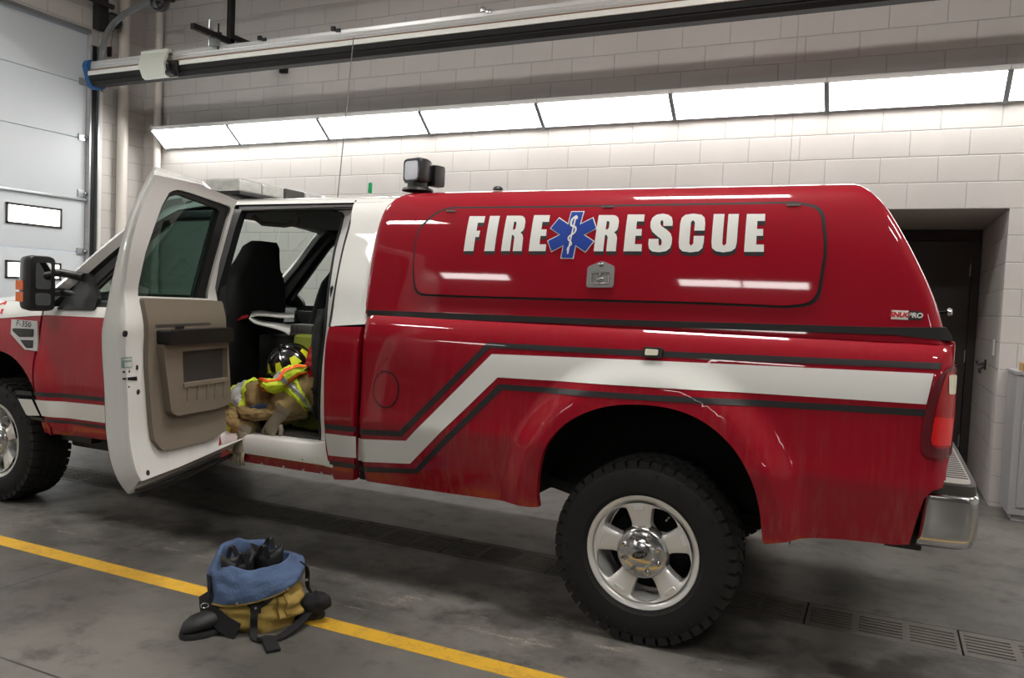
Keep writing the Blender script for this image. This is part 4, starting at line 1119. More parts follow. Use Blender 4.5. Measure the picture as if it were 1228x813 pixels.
# dark oily patches along the wheel tracks
trk = q.math('MULTIPLY', q.ramp(q.math('ABSOLUTE', q.math('SUBTRACT', sp.outputs[1], 3.55)), .75, .15), q.ramp(n4, .42, .60))
c = q.mix(q.math('MULTIPLY', trk, .75), c, lin((38, 34, 30))+(1,))
mp = q.n('ShaderNodeMapping'); mp.inputs['Scale'].default_value = (1.2, 5, 1); q.l(P_, mp.inputs[0])
n5 = q.noise(mp.outputs[0], 2.2, 8, .7)
salt = q.math('MULTIPLY', q.ramp(q.math('ABSOLUTE', q.math('SUBTRACT', sp.outputs[1], 3.25)), .35, .05), q.ramp(n5, .55, .68))
salt = q.math('MULTIPLY', salt, q.ramp(n3, .3, .7))
c = q.mix(q.math('MULTIPLY', salt, .95), c, lin((168, 160, 148))+(1,))
jx = q.math('ABSOLUTE', q.math('SUBTRACT', sp.outputs[0], -3.72)); jy = q.math('ABSOLUTE', q.math('SUBTRACT', sp.outputs[1], 1.955))
jx2 = q.math('ABSOLUTE', q.math('SUBTRACT', sp.outputs[0], 1.05))
j = q.math('MINIMUM', q.math('MINIMUM', jx, jy), jx2)
jm = q.ramp(j, .006, .003)
c = q.mix(jm, c, lin((40, 38, 36))+(1,))
q.l(c, b.inputs['Base Color'])
rg = q.math('ADD', q.math('MULTIPLY', n2, .35), .22); q.l(rg, b.inputs['Roughness'])
bp = q.n('ShaderNodeBump'); bp.inputs['Strength'].default_value = .25; bp.inputs['Distance'].default_value = .004
q.l(q.math('ADD', q.math('MULTIPLY', n3, .5), n2), bp.inputs['Height']); q.l(bp.outputs[0], b.inputs['Normal'])
GA, GB = 3.965, 4.285
m = MB()
m.box((WX-.2, -8.2, -.2), (6.2, GA, 0)); m.box((WX-.2, GB, -.2), (6.2, 9.35, 0)); m.box((WX-.2, GA, -.3), (6.2, GB, -.12))
floor = m.obj('floor', FLOOR, None, smooth=0); floor['kind'] = 'structure'; floor['label'] = 'stained grey concrete bay floor'
YPAINT = mat('yellow_floor_paint', (206, 164, 52), .55); q = NB(YPAINT); b = YPAINT.node_tree.nodes['Principled BSDF']
g = q.n('ShaderNodeNewGeometry'); n2 = q.noise(g.outputs['Position'], 9, 6, .7); n3 = q.noise(g.outputs['Position'], 60, 3, .7)
q.l(q.mix(q.math('MULTIPLY', q.ramp(q.math('ADD', q.math('MULTIPLY', n2, .6), q.math('MULTIPLY', n3, .4)), .46, .62), .5), lin((206, 160, 44))+(1,), lin((150, 120, 60))+(1,)), b.inputs['Base Color'])
m = MB(); m.box((WX, 2.795, 0), (6, 2.90, .0012)); m.obj('yellow_line', YPAINT, floor, smooth=0, label='yellow line painted on the floor')
# walls
m = MB(); m.box((WX-.2, WY, 0), (-.55, WY+.2, 6)); m.box((.86, WY, 0), (6.2, WY+.2, 6)); m.box((-.55, WY, 2.345), (.86, WY+.2, 6)); S('wall_back', m, WALLB, 'painted concrete block back wall')
m = MB(); m.box((.86, WY+.2, 0), (1.06, 9.35, 2.6)); m.box((-.75, WY+.2, 0), (-.55, 9.35, 2.6)); S('wall_alcove', m, WALLS)
m = MB(); m.box((-.55, 9.15, 0), (.86, 9.35, 2.6)); S('wall_alcove_end', m, WALLB)
m = MB(); m.box((-.55, WY+.2, 2.35), (.86, 9.15, 2.6)); S('ceiling_alcove', m, mat('soffit', (176, 170, 160), .7))
GY0, GY1, GZ = 2.18, 6.53, 4.39
m = MB(); m.box((WX-.25, GY1+.02, 0), (WX, WY, 6)); m.box((WX-.25, -8.2, 0), (WX, GY0-.02, 6)); m.box((WX-.25, GY0-.02, GZ), (WX, GY1+.02, 6)); S('wall_left', m, WALLS, 'painted block wall beside the overhead door')
m = MB(); m.box((6.0, -8.2, 0), (6.2, WY, 6)); S('wall_right', m, WALLS)
m = MB(); m.box((WX-.2, -8.2, 0), (6.2, -8.0, 6)); S('wall_front', m, mat('far_bay_wall', (92, 90, 90), .7))
m = MB(); m.box((WX-.25, -8.2, 6), (6.2, WY+.2, 6.15)); S('ceiling', m, mat('ceiling_paint', (205, 203, 200), .8))
# overhead sectional door
DOORW = mat('door_panel_white', (208, 214, 219), .5, bump=(8, .05))
PANE = emit('daylight_pane', (255, 255, 255), 5.0)
seams = [0, .55, 1.15, 1.82, 2.447, 3.155, 3.80, 4.37]
gd = bpy.data.objects.new('door_2', None); gd.location = (WX-.05, (GY0+GY1)/2, 0); C.objects.link(gd); gd['kind'] = 'structure'; gd['label'] = 'white sectional overhead garage door with small windows'
for a, b_ in zip(seams, seams[1:]):
    m = MB(); m.box((WX-.10, GY0, a+.004), (WX-.05, GY1, b_-.004), .006)
    k = 1
    while a+k*.1 < b_-.04: m.box((WX-.052, GY0, a+k*.1), (WX-.049, GY1, a+k*.1+.006)) if 0 else None; k += 1
    m.obj('door_panel', DOORW, gd)
m = MB(); m.box((WX-.06, GY0, 2.425), (WX-.015, GY1, 2.452), .004); m.obj('door_strut', STEEL, gd)
m = MB(); m.box((WX-.06, GY0, 4.37), (WX+.02, GY1, 4.42), .004); m.obj('top_seal', STEEL, gd)
for z0, z1 in ((2.07, 2.30), (1.475, 1.675)):
    for yc in (5.91, 4.96, 4.01, 3.06):
        m = MB(); yy0, yy1 = yc-.325, yc+.325
        for lo, hi_ in (((yy0, z0), (yy1, z0+.025)), ((yy0, z1-.025), (yy1, z1)), ((yy0, z0), (yy0+.025, z1)), ((yy1-.025, z0), (yy1, z1))):
            m.box((WX-.055, lo[0], lo[1]), (WX-.035, hi_[0], hi_[1]), .003)
        w_ = m.obj('window_frame', GREYTRIM, gd)
        m = MB(); m.box((WX-.055, yy0+.02, z0+.02), (WX-.045, yy1-.02, z1-.02)); m.obj('window_pane', PANE, w_, smooth=0)
for z in (3.80, 3.155, 2.5, 1.82, 1.15):
    m = MB(); m.box((WX-.05, GY1-.10, z-.03), (WX-.03, GY1-.0, z+.05), .004); m.tube([(WX-.02, GY1-.03, z+.015), (WX-.02, GY1+.10, z+.015)], .012, 8); m.obj('roller_hinge', STEEL, gd)
# door jamb trim and track
m = MB(); m.box((WX, GY1+.115, 0), (WX+.02, GY1+.165, 4.35)); t_ = S('trim_1', m, WPLASTIC)
tr = thing('door_track', (WX, 6.60, 0), 'galvanised overhead door track that curves from the jamb up under the ceiling', 'door track')
m = MB(); m.box((WX, GY1+.005, .02), (WX+.012, GY1+.10, 4.25)); m.box((WX, GY1+.085, .02), (WX+.05, GY1+.10, 4.25)); m.obj('vertical_channel', STEEL, tr)
m = MB(); m.box((WX+.012, GY1+.025, .02), (WX+.016, GY1+.08, 4.25)); m.obj('channel_shadow_strip', BLSTEEL, tr, label='dark strip standing in for the shade inside the channel')  # shade inside the galvanised channel, put in as a thin black strip
pts = crv([(WX+.05, 6.63, 3.75), (-8.545, 6.63, 4.06), (-8.52, 6.63, 4.25), (-8.44, 6.63, 4.42), (-8.27, 6.63, 4.55), (-8.0, 6.63, 4.64), (-7.5, 6.63, 4.68), (-5.0, 6.63, 4.70)], 6)
m = MB(); m.ribbon(pts, .06, (0, 1, 0), .012); m.ribbon([(p[0], p[1]+.028, p[2]-.012) for p in pts], .012, (0, 1, 0), .03); m.obj('curved_channel', STEEL, tr)
m = MB(); m.tube([(-5.05, 6.63, 4.70), (-5.05, 6.63, 6.0)], .012, 6); m.obj('track_hanger', BLSTEEL, tr)
m = MB(); m.box((WX+.002, 6.55, 4.44), (WX+.12, 6.68, 4.95), .02); m.tube([(WX+.16, 2.0, 4.72), (WX+.16, 6.70, 4.72)], .03, 10)
o = m.obj('spring_shaft', mat('dark_iron', (52, 50, 50), .6, .4)); tag(o, 'dark torsion spring shaft and bearing plate above the garage door corner', 'door spring'); recentre(o)
# white pipes
m = MB(); m.tube([(WX+.08, 6.925, 0), (WX+.08, 6.925, 6)], .062, 20); 
pp = m.obj('wall_pipe', PIPEW); tag(pp, 'thick white painted pipe on the left wall beside the garage door track', 'pipe')
m = MB(); m.tube([(WX, 6.80, 3.02), (WX+.10, 6.82, 3.09), (WX+.14, 6.86, 3.10)], .012, 8); m.box((WX+.0, 6.855, 3.05), (WX+.15, 6.995, 3.075), .004); m.obj('pipe_clamp', PIPEW, pp)
recentre(pp)
m = MB(); m.tube([(-8.30, WY-.06, 0), (-8.30, WY-.06, 6)], .045, 16); o = m.obj('wall_pipe', PIPEW); tag(o, 'thinner white painted pipe running up the room corner behind the lights', 'pipe'); recentre(o)
# pull chain box, black dome
p = PY(137, 25, 6.75); r_ = .075
o_ = thing('chain_hoist', p, 'black oval chain hoist with a small tag hanging on its wire', 'hoist')
m = MB(); m.lathe([(0, -.05), (.05, -.05), (.075, -.02), (.075, .02), (.05, .05), (0, .05)], axisM(p, (.6, -.8, 0))@Matrix.Diagonal((1, 1.35, 1, 1)), 24); m.tube([p, (WX+.05, p.y+.1, p.z+.05)], .02, 8); m.obj('hoist_body', BLACK, o_)
p2 = PY(133, 56, 6.75); p3 = PY(131.5, 68, 6.75)
m = MB(); m.tube([p, p2], .003, 6); m.obj('wire', BLACK, o_)
m = MB(); m.box((p3.x-.035, p3.y-.01, p3.z), (p3.x+.03, p3.y+.01, p2.z), .004); m.obj('tag_box', BLACK, o_)
p = PY(192, 2, 6.52)
o_ = thing('dome_camera', p, 'black ball shaped dome hanging beside the overhead track at the top of the picture', 'camera')
m = MB(); m.lathe([(.0, -.115), (.06, -.10), (.095, -.06), (.105, 0), (.105, .05), (0, .055)], Matrix.Translation(p), 28); m.obj('dome', mat('gloss_black', (12, 12, 14), .08, coat=1.0), o_)
m = MB(); m.tube([p+Vector((0, 0, .05)), p+Vector((0, .08, .12))], .02, 8); m.box((p.x+.10, p.y-.02, p.z-.02), (p.x+.20, p.y+.03, p.z+.04), .01); m.box((p.x-.02, p.y-.02, p.z+.04), (p.x+.2, p.y+.02, p.z+.06), .005); m.obj('dome_bracket', BLSTEEL, o_)
# wall lights ----------------------------------------------------------
LITE = emit('diffuser_lit', (255, 252, 248), 6.6)
HOUS = mat('fixture_white', (214, 214, 212), .45)
bounds = [-8.19]+[-6.965+1.29*k for k in range(0, 11)]
places = ['at the left end of the row by the corner', 'second from the left end of the row', 'third from the left end of the row', 'fourth from the left, above the left part of the cap', 'fifth from the left, above the FIRE lettering', 'sixth from the left, above the RESCUE lettering', 'seventh from the left, above the rear of the cap', 'cut by the right edge of the picture']
def wall_light(x0, x1, ys, s, label, group):
    """ys wall plane, s=-1 projects towards -y"""
    t = thing('wall_light', ((x0+x1)/2, ys, 3.165), label, 'light', group)
    Y = lambda d: ys+s*d
    pr = [(0, 3.165), (.018, 3.165), (.25, 3.352), (.25, 3.39), (0, 3.39)]
    m = MB(); m.rings([[Vector((x, Y(d), z)) for d, z in pr] for x in (x0+.002, x1-.002)]); m.obj('housing', HOUS, t, smooth=0)
    n = Vector((0, s*.187, -.232)).normalized(); a, b2 = Vector((0, Y(.018), 3.165)), Vector((0, Y(.25), 3.352))
    def strip(u0, u1, k0, k1, h):
        q0 = a+(b2-a)*k0; q1 = a+(b2-a)*k1
        return [[Vector((u, p.y, p.z))+n*hh for u, p in ((u0, q0), (u1, q0), (u1, q1), (u0, q1))] for hh in (0, h)]
    m = MB(); m.rings(strip(x0+.016, x1-.016, .05, .965, .003)); m.obj('diffuser', LITE, t, smooth=0)
    m = MB()
    for u in (x0+.002, x1-.016): m.rings(strip(u-.004, u+.018, 0, 1, .022))
    m.rings(strip(x0+.002, x1-.002, 0, .05, .008)); m.obj('diffuser_frame', STEEL, t, smooth=0)
    return t
for k, (a, b_) in enumerate(zip(bounds, bounds[1:])):
    wall_light(a, b_, WY, -1, ('fluorescent wall light '+places[k]) if k < 8 else 'fluorescent wall light beyond the right edge, '+('just outside the picture', 'two places out of the picture', 'three places out of the picture')[k-8], 'fluorescent lights along the back wall')
for k, x0 in enumerate((-8.5, -3.45, -2.3, 3.2)):
    wall_light(x0, x0+1.15 if k else x0+1.6, -8.0, 1, 'fluorescent wall light on the opposite wall, behind the viewer', 'fluorescent lights on the opposite wall')
# fluorescent troffers hung under the ceiling on the viewer's side
LITE2 = emit('ceiling_diffuser_lit', (255, 252, 246), 21.0)
for row in (((-6.4, -1.0), (.9, -1.0)), ((-6.6, 3.0), (-1.95, 3.0), (2.4, 3.0))):
    for x, y in row:
        t = thing('ceiling_light', (x, y, 5.0), 'fluorescent light hung under the ceiling '+('behind the viewer' if y < 1 else 'above the truck'), 'light', 'ceiling lights '+('behind the viewer' if y < 1 else 'above the truck'))
        m = MB(); m.box((x, y-.31, 5.0), (x+1.27, y+.31, 5.10), .01); m.obj('light_housing', HOUS, t)
        m = MB(); m.box((x+.02, y-.29, 4.99), (x+1.25, y+.29, 5.0)); m.obj('diffuser', LITE2, t, smooth=0)
        m = MB(); m.tube([(x+.1, y, 5.1), (x+.1, y, 6)], .008, 6); m.obj('hanger_rod', STEEL, t)
        m = MB(); m.tube([(x+1.17, y, 5.1), (x+1.17, y, 6)], .008, 6); m.obj('hanger_rod', STEEL, t)
# ------------------------------------------------------------------ exhaust rail
er = thing('exhaust_rail', (-3.5, 6.35, 3.69), 'long aluminium vehicle exhaust rail with a black rubber lip, hung above the wall lights', 'exhaust rail')
X0, X1 = -8.24, 2.2
def prof_x(m, P, x0, x1): m.rings([[Vector((x, y, z)) for y, z in P] for x in (x0, x1)])
m = MB(); prof_x(m, [(6.27, 3.845), (6.262, 3.86), (6.27, 3.868), (6.262, 3.885), (6.27, 3.893), (6.262, 3.91), (6.27, 3.918), (6.27, 3.95), (6.45, 3.95), (6.45, 3.80), (6.30, 3.80), (6.24, 3.79), (6.24, 3.835)], X0, X1); m.obj('rail_body', mat('extruded_aluminium', (205, 205, 204), .4, .45), er, smooth=0)
m = MB(); m.box((X0, 6.236, 3.836), (X1, 6.27, 3.846)); m.obj('rail_groove', mat('brown_seal', (120, 88, 60), .6), er, smooth=0)
m = MB(); m.box((X0, 6.232, 3.788), (X1, 6.25, 3.834), .004); m.obj('rail_flange', WPLASTIC, er)
m = MB(); prof_x(m, [(6.245, 3.788), (6.25, 3.74), (6.265, 3.735), (6.26, 3.72), (6.30, 3.69), (6.40, 3.69), (6.45, 3.80), (6.25, 3.80)], X0, X1); m.obj('rubber_lip', RUBBER, er, smooth=0)
m = MB(); P = rounded([(6.21, 3.90), (6.24, 3.97), (6.46, 3.96), (6.47, 3.70), (6.38, 3.66), (6.28, 3.67)], .03, 4); prof_x(m, P, X0-.07, X0+.0); m.obj('end_cap', BLUEP, er, label='blue plastic end cap')
for x in (-5.75, -4.85, -3.25):
    m = MB(); m.box((x-.05, 6.245, 3.95), (x-.01, 6.275, 3.99), .004); m.box((x+.0, 6.25, 3.935), (x+.05, 6.27, 3.965), .004); m.obj('rail_clip', BLSTEEL if x < -4 else CHROME, er)
cr = thing('exhaust_trolley', (-7.14, 6.3, 3.62), 'pale grey bent metal trolley cover hanging on the exhaust rail', 'trolley')
m = MB(); P = [(6.225, 3.935), (6.195, 3.93), (6.12, 3.79), (6.14, 3.665), (6.17, 3.645), (6.19, 3.65), (6.165, 3.675), (6.148, 3.79), (6.215, 3.915)]
rows = []
for x, dx in ((-7.36, .06), (-6.97, .06)):
    rows.append([Vector((x+ (.10*(3.93-z)/.3 if x < -7.2 else .05*(3.93-z)/.3), y, z)) for y, z in P])
m.rings(rows); m.box((-7.36, 6.19, 3.925), (-6.97, 6.26, 3.96), .006); m.obj('trolley_cover', mat('pale_grey_metal', (196, 200, 190), .4), cr)
m = MB(); m.box((-6.97, 6.20, 3.66), (-6.84, 6.235, 3.83), .01); m.tube([(-6.93, 6.16, 3.69), (-6.84, 6.16, 3.69)], .03, 10); m.box((-6.98, 6.15, 3.72), (-6.90, 6.3, 3.78)); m.obj('trolley_end', BLACK, cr)
hg = thing('rail_hanger', (-6.25, 6.42, 3.95), 'black steel hanger post and arm holding up the exhaust rail', 'bracket')
m = MB(); m.box((-6.34, 6.38, 4.02), (-6.285, 6.44, 6.0)); m.obj('hanger_post', BLSTEEL, hg, smooth=0)
m = MB(); m.box((-6.335, 5.90, 4.0), (-6.285, 6.44, 4.055)); m.obj('hanger_arm', BLSTEEL, hg, smooth=0)
for y in (6.12, 6.24):
    m = MB(); m.tube([(-6.31, y, 3.90), (-6.31, y, 4.16)], .009, 8); m.box((-6.34, y-.02, 4.055), (-6.28, y+.02, 4.07)); m.obj('threaded_rod', STEEL if y < 6.2 else BLSTEEL, hg)
m = MB(); m.box((-6.40, 6.2, 3.93), (-6.30, 6.26, 4.03), .005); m.obj('hanger_clamp', STEEL, hg)
p = PY(340, 78, WY-.03)
m = MB(); m.box((p.x-.045, WY-.05, p.z-.09), (p.x+.045, WY, p.z+.09)); m.box((p.x-.03, 6.46, p.z+.03), (p.x+.03, WY-.05, p.z+.09))
o = m.obj('wall_bracket', BLSTEEL, None, smooth=0); tag(o, 'short black steel wall bracket under the exhaust rail', 'bracket'); recentre(o)
a_, b_ = PY(424, 45, 6.19), PY(405, 236, 6.19)
m = MB(); m.tube([a_, a_+(b_-a_)*.5+Vector((0, 0, -.02)), b_, b_+(b_-a_)*.25], .005, 6); o = m.obj('pull_cord', mat('grey_cord', (120, 116, 112), .7)); tag(o, 'thin grey cord hanging from the exhaust rail in front of the wall', 'cord'); recentre(o)
# ------------------------------------------------------------------ drain grates
GRATE = mat('grate_iron', (104, 100, 93), .6, .15, var=(16, .3), bump=(60, .2))
gx = [-.245+.663*k for k in range(-12, 4)]
for i, x0 in enumerate(gx, -2):
    x1 = x0+.655
    m = MB(); ya, yb = GA+.004, GB-.004
    m.box((x0, ya, -.03), (x1, ya+.055, 0), .003); m.box((x0, yb-.055, -.03), (x1, yb, 0), .003)
    gw = (x1-x0)/3
    for k in range(4):
        c0 = x0+gw*k; w = .032
        m.box((max(x0, c0-w/2), ya+.05, -.03), (min(x1, c0+w/2 if k < 3 else x1), yb-.05, 0))
    if 1:
        h = (yb-ya-.11)/(5*1.7+6)
        for k in range(3):
            for j in range(5): m.box((x0+gw*k+.01, ya+.055+h*(2.7*j+1), -.03), (x0+gw*(k+1)-.01, ya+.055+h*(2.7*j+2.7), -.001))
    n_ = i-10
    lab = 'slotted drain grate panel under the truck bed'
    o = m.obj('drain_grate', GRATE, None, smooth=0)
    place = {9: 'just behind the rear tyre', 10: 'to the right of the rear tyre', 11: 'at the lower right edge of the picture'}
    if i in (9, 10, 11): lab = 'slotted iron drain grate panel in the floor '+place[i]
    elif i in (3, 2): lab = 'slotted iron drain grate panel between the front tyre and the open door'+(' nearest the tyre' if i == 2 else ' nearest the door')
    elif i > 11: lab = 'slotted iron drain grate panel beyond the right edge of the picture'
    elif i < 2: lab = 'slotted iron drain grate panel under the front of the truck'
    else: lab = 'slotted iron drain grate panel in the shadow between the open door and the rear tyre'
    tag(o, lab, 'drain grate', 'drain grates in the floor trench'); recentre(o)
# ------------------------------------------------------------------ alcove door and fittings
BROWN = mat('dark_brown_door', (50, 44, 40), .5); BROWNF = mat('dark_brown_frame', (42, 37, 34), .5)
d1 = bpy.data.objects.new('door_1', None); d1.location = (.2, 9.14, 0); C.objects.link(d1); d1['kind'] = 'structure'; d1['label'] = 'dark brown steel door in the alcove'
m = MB(); m.box((-.42, 9.10, 0), (.775, 9.13, 2.23)); m.obj('door_leaf', BROWN, d1, smooth=0)
m = MB(); m.box((.785, 9.06, 0), (.855, 9.15, 2.34)); m.box((-.54, 9.06, 0), (-.44, 9.15, 2.34)); m.box((-.44, 9.06, 2.24), (.785, 9.15, 2.34)); m.obj('door_frame', BROWNF, d1, smooth=0)
for z in (1.95, 1.1, .25):
    m = MB(); m.tube([(.775, 9.085, z-.06), (.775, 9.085, z+.06)], .010, 8); m.obj('door_hinge', STEEL, d1)
m = MB(); m.box((.85, 7.62, 1.18), (.86, 7.70, 1.31), .002); o = m.obj('switch_plate', WPLASTIC); tag(o, 'thin white switch plate on the alcove side wall', 'switch'); recentre(o)
m = MB(); m.box((.848, 8.10, 1.03), (.86, 8.16, 1.12), .003); m.tube([(.85, 8.13, 1.09), (.80, 8.13, 1.07), (.79, 8.15, 1.10)], .012, 8); m.tube([(.85, 8.13, 1.06), (.81, 8.12, 1.03), (.82, 8.12, 1.0)], .012, 8); o = m.obj('wall_hook', BLACK); tag(o, 'small black hook on the alcove side wall', 'hook'); recentre(o)
# ------------------------------------------------------------------ grey metal cabinet
cb = thing('metal_cabinet', (1.45, 7.07, 0), 'grey metal cabinet standing against the wall right of the alcove', 'cabinet')
CX0, CX1, CY0, CY1, CZ = .925, 1.95, 6.84, 7.295, 1.10
m = MB(); m.box((CX0, CY0, .05), (CX1, CY1, CZ), .006); m.box((CX0+.03, CY0+.03, 0), (CX1-.03, CY1-.02, .06)); m.obj('cabinet_body', CABGREY, cb)
m = MB(); m.box((CX0-.01, CY0-.012, CZ-.022), (CX1+.01, CY1, CZ+.004), .005); m.obj('cabinet_top', CABGREY, cb)
for a, b_ in ((CX0+.05, 1.435), (1.44, CX1-.05)):
    m = MB(); m.box((a, CY0-.014, .11), (b_, CY0+.002, CZ-.06), .004); dr = m.obj('cabinet_door', CABGREY, cb)
m = MB(); m.box((1.40, CY0-.035, .58), (1.425, CY0-.012, .72), .005); m.obj('handle', STEEL, dr)
m = MB(); m.box((.962, 6.87, CZ+.004), (1.25, 7.06, CZ+.065), .006); o = m.obj('wooden_block', WOOD); tag(o, 'pale wooden block lying on the grey metal cabinet', 'block'); recentre(o)
p = Vector((1.08, 6.96, CZ+.066))
kn = thing('bench_grinder', p, 'dark round tool with a bright chrome stripe on the wooden block', 'tool')
m = MB(); m.lathe([(0, -.03), (.055, -.03), (.062, -.015), (.062, .015), (.055, .03), (0, .03)], axisM(p+Vector((0, 0, .062)), (.3, -1, 0)), 24); m.obj('wheel_body', BLACK, kn)
m = MB(); m.tube([p+Vector((-.012, -.036, .02)), p+Vector((-.006, -.038, .09))], .008, 8); m.obj('chrome_bar', CHROME, kn)
# ------------------------------------------------------------------ daylight / world
w = bpy.data.worlds.new('world'); bpy.context.scene.world = w; w.use_nodes = True
w.node_tree.nodes['Background'].inputs[0].default_value = (.75, .85, 1, 1); w.node_tree.nodes['Background'].inputs[1].default_value = .3
vs = bpy.context.scene.view_settings
vs.view_transform = 'Standard'; vs.look = 'None'; vs.exposure = 1.4; vs.gamma = 1.0; vs.use_curve_mapping = False
# ================================================================== LOOSE THINGS
def cloth_loft(pts, rads, squash=1.0, seed=0, fold=.10, na=36, nt=26, freq=9.0, up=(0, 0, 1)):
    """wrinkled sleeve-like body; returns f(t, a, grow)"""
    P = [Vector(p) for p in crv([tuple(p) for p in pts], 8)]
    rf = smooth_curve([(i/(len(rads)-1), r) for i, r in enumerate(rads)])
    def at(t):
        k = t*(len(P)-1); i = min(int(k), len(P)-2); return P[i].lerp(P[i+1], k-i), (P[min(i+2, len(P)-1)]-P[max(i-1, 0)]).normalized()
    U0 = Vector(up)
    def f(t, a, g=0.0):
        c, d = at(t); s = d.cross(U0)
        if s.length < 1e-3: s = d.orthogonal()
        s.normalize(); u = s.cross(d)
        r = rf(t); dirv = s*math.cos(a)+u*math.sin(a)*squash
        q = Vector((math.cos(a)*1.3, math.sin(a)*1.3, t*freq))+Vector((seed*7.3, seed*3.1, seed))
        w = noise.noise(q)+.7*noise.noise(q*2.3)-.9*abs(noise.noise(q*3.3+Vector((4, 4, 4))))+.35
        return c+dirv*(r*(1+fold*w)+g)
    return f
def loft_mesh(f, t0=0.0, t1=1.0, a0=0.0, a1=2*PI, na=40, nt=28, g=0.0, cap=True):
    m = MB(); full = abs(a1-a0-2*PI) < 1e-6
    n = na if full else na+1
    rows = [[f(t0+(t1-t0)*i/nt, a0+(a1-a0)*k/na, g) for k in range(n)] for i in range(nt+1)]
    if cap and full:
        c0 = sum(rows[0], Vector())/len(rows[0]); c1 = sum(rows[-1], Vector())/len(rows[-1])
        d0 = (rows[0][0]-rows[1][0])*.25; d1 = (rows[-1][0]-rows[-2][0])*.25
        rows = [[c0.lerp(p, .45)+d0 for p in rows[0]]]+rows+[[c1.lerp(p, .45)+d1 for p in rows[-1]]]
    m.rings(rows, cap=cap and full, close=full)
    return m
# ------------------------------------------------------------------ turnout trousers standing on the floor
bc = PZ(300, 745); bc.z = 0
RX, RY = (R_-Vector((0, 0, R_.z))).normalized(), None
FW = Vector((-bc.x, -bc.y, 0)).normalized(); RT_ = Vector((-FW.y, FW.x, 0))*1.0      # FW towards the viewer, RT_ to the picture's right
if RT_.dot(R_) < 0: RT_ = -RT_
def LP(r, f, z): return bc+RT_*r+FW*f+Vector((0, 0, z))
tt = thing('turnout_trousers', bc, 'tan firefighting trousers with blue quilted lining folded down over boots on the yellow floor line', 'trousers')
def shell(z, a, g=0.0):
    # rings of the crumpled tan legs
    rr = smooth_curve([(0, .160), (.04, .184), (.09, .190), (.13, .182), (.17, .160), (.21, .130), (.24, .10)])(z)
    q = Vector((math.cos(a)*1.5, math.sin(a)*1.5, z*9))
    w = noise.noise(q)+.6*noise.noise(q*2.1+Vector((3, 1, 7)))+.5*abs(noise.noise(q*3.7))
    sag = .020*math.sin(z*95+2*math.sin(a*2))*math.exp(-((z-.1)/.1)**2)
    r = rr*(1+.17*w*(1-.75*sstep(.12, .2, z)))+sag*.5+g
    return LP(.035+r*1.02*math.cos(a), r*.80*math.sin(a)-.01, z)
m = MB(); zs = [i*.24/26 for i in range(27)]
m.rings([[shell(z, 2*PI*k/64) for k in range(64)] for z in zs], cap=False); m.obj('trouser_shell', TAN, tt, smooth=180)
# pocket flap and its strap on the right front
def patch_on(fn, z0, z1, a0, a1, g, mt, name, n=10, par=tt):
    m = MB(); m.rings([[fn(z0+(z1-z0)*i/n, a0+(a1-a0)*k/n, g) for k in range(n+1)] for i in range(n+1)], cap=False, close=False)
    o = m.obj(name, mt, par, smooth=180); md_ = o.modifiers.new('s', 'SOLIDIFY'); md_.thickness = .006; md_.offset = 0
    return o
patch_on(shell, .06, .15, .50, 1.20, .016, TAN, 'pocket_flap')
patch_on(shell, .07, .165, .92, 1.06, .026, TAN, 'flap_strap')
# blue liner turned out over the top like a cuff, lower towards the left front
TLT = .30
def cuff(u, a, g=0.0):
    """u 0 = lower outer hem, .55 = rim, 1 = inside bottom"""
    ca, sa = math.cos(a), math.sin(a)
    hem = .170+.045*ca-.020*sa; top = .292-.018*ca+.012*math.sin(a*2+.6)-.025*sa
    ro = .202+.012*ca+.008*sa; rt = .162; ri = .138; 
    if u < .5: t = u/.5; z = hem+(top-hem)*t; r = ro+(rt-ro)*max(0, t)**1.4+.012*math.sin(PI*max(0, t))
    elif u < .62: t = (u-.5)/.12; z = top+.012*math.sin(PI*t); r = rt+(ri-rt)*t
    else: t = (u-.62)/.38; z = top-(top-.16)*t; r = ri-.02*t
    q = Vector((ca*1.6, sa*1.6, u*3))
    w = noise.noise(q*1.2+Vector((5, 2, 1)))+.5*noise.noise(q*2.7)
    r = r*(1+.10*w)+g
    return LP(.015+r*1.0*ca, r*.86*sa-.012, z+.012*w)
m = MB(); m.rings([[cuff(i/36, 2*PI*k/72) for k in range(72)] for i in range(37)], cap=False); m.obj('quilted_liner', BLUE, tt, smooth=180, label='blue quilted lining folded outward')
m = MB(); m.rings([[cuff(-.015+.03*i/3, 2*PI*k/72, .004) for k in range(72)] for i in range(4)], cap=False); o = m.obj('tan_hem', TAN, tt, smooth=180)
for a in (.95, 1.9): 
    p = cuff(.04, a, .006); m = MB(); m.lathe([(0, .004), (.006, .003), (.007, 0)], axisM(p, (p-LP(.015, 0, p.z))), 12); m.obj('snap_stud', CHROME, tt)
# braces: Y strap at the front, left strap with ring, long right strap and end tab
def strap(name, pts, w, sides, th=.005, mt=WEB):
    m = MB(); m.ribbon(crv([tuple(p) for p in pts], 6), w, sides, th); return m.obj(name, mt, tt, smooth=50)
fr = lambda r, f, z: LP(r, f, z)
strap('brace_strap', [shell(.165, 2.0, .03), shell(.14, 1.80, .022), shell(.115, 1.66, .018)], .026, RT_)
strap('brace_strap', [shell(.175, 1.25, .035), shell(.145, 1.42, .024), shell(.115, 1.62, .018)], .026, RT_)
strap('brace_strap', [shell(.12, 1.64, .020), shell(.08, 1.66, .018), shell(.03, 1.66, .016), LP(.018, .205, .010), LP(.05, .235, .008)], .030, RT_)
p = shell(.112, 1.64, .024); m = MB(); m.box((-.022, -.006, -.02), (.022, .006, .02), .004, axisM(p, (0, 0, 1), RT_)); m.obj('brace_patch', WEB, tt)
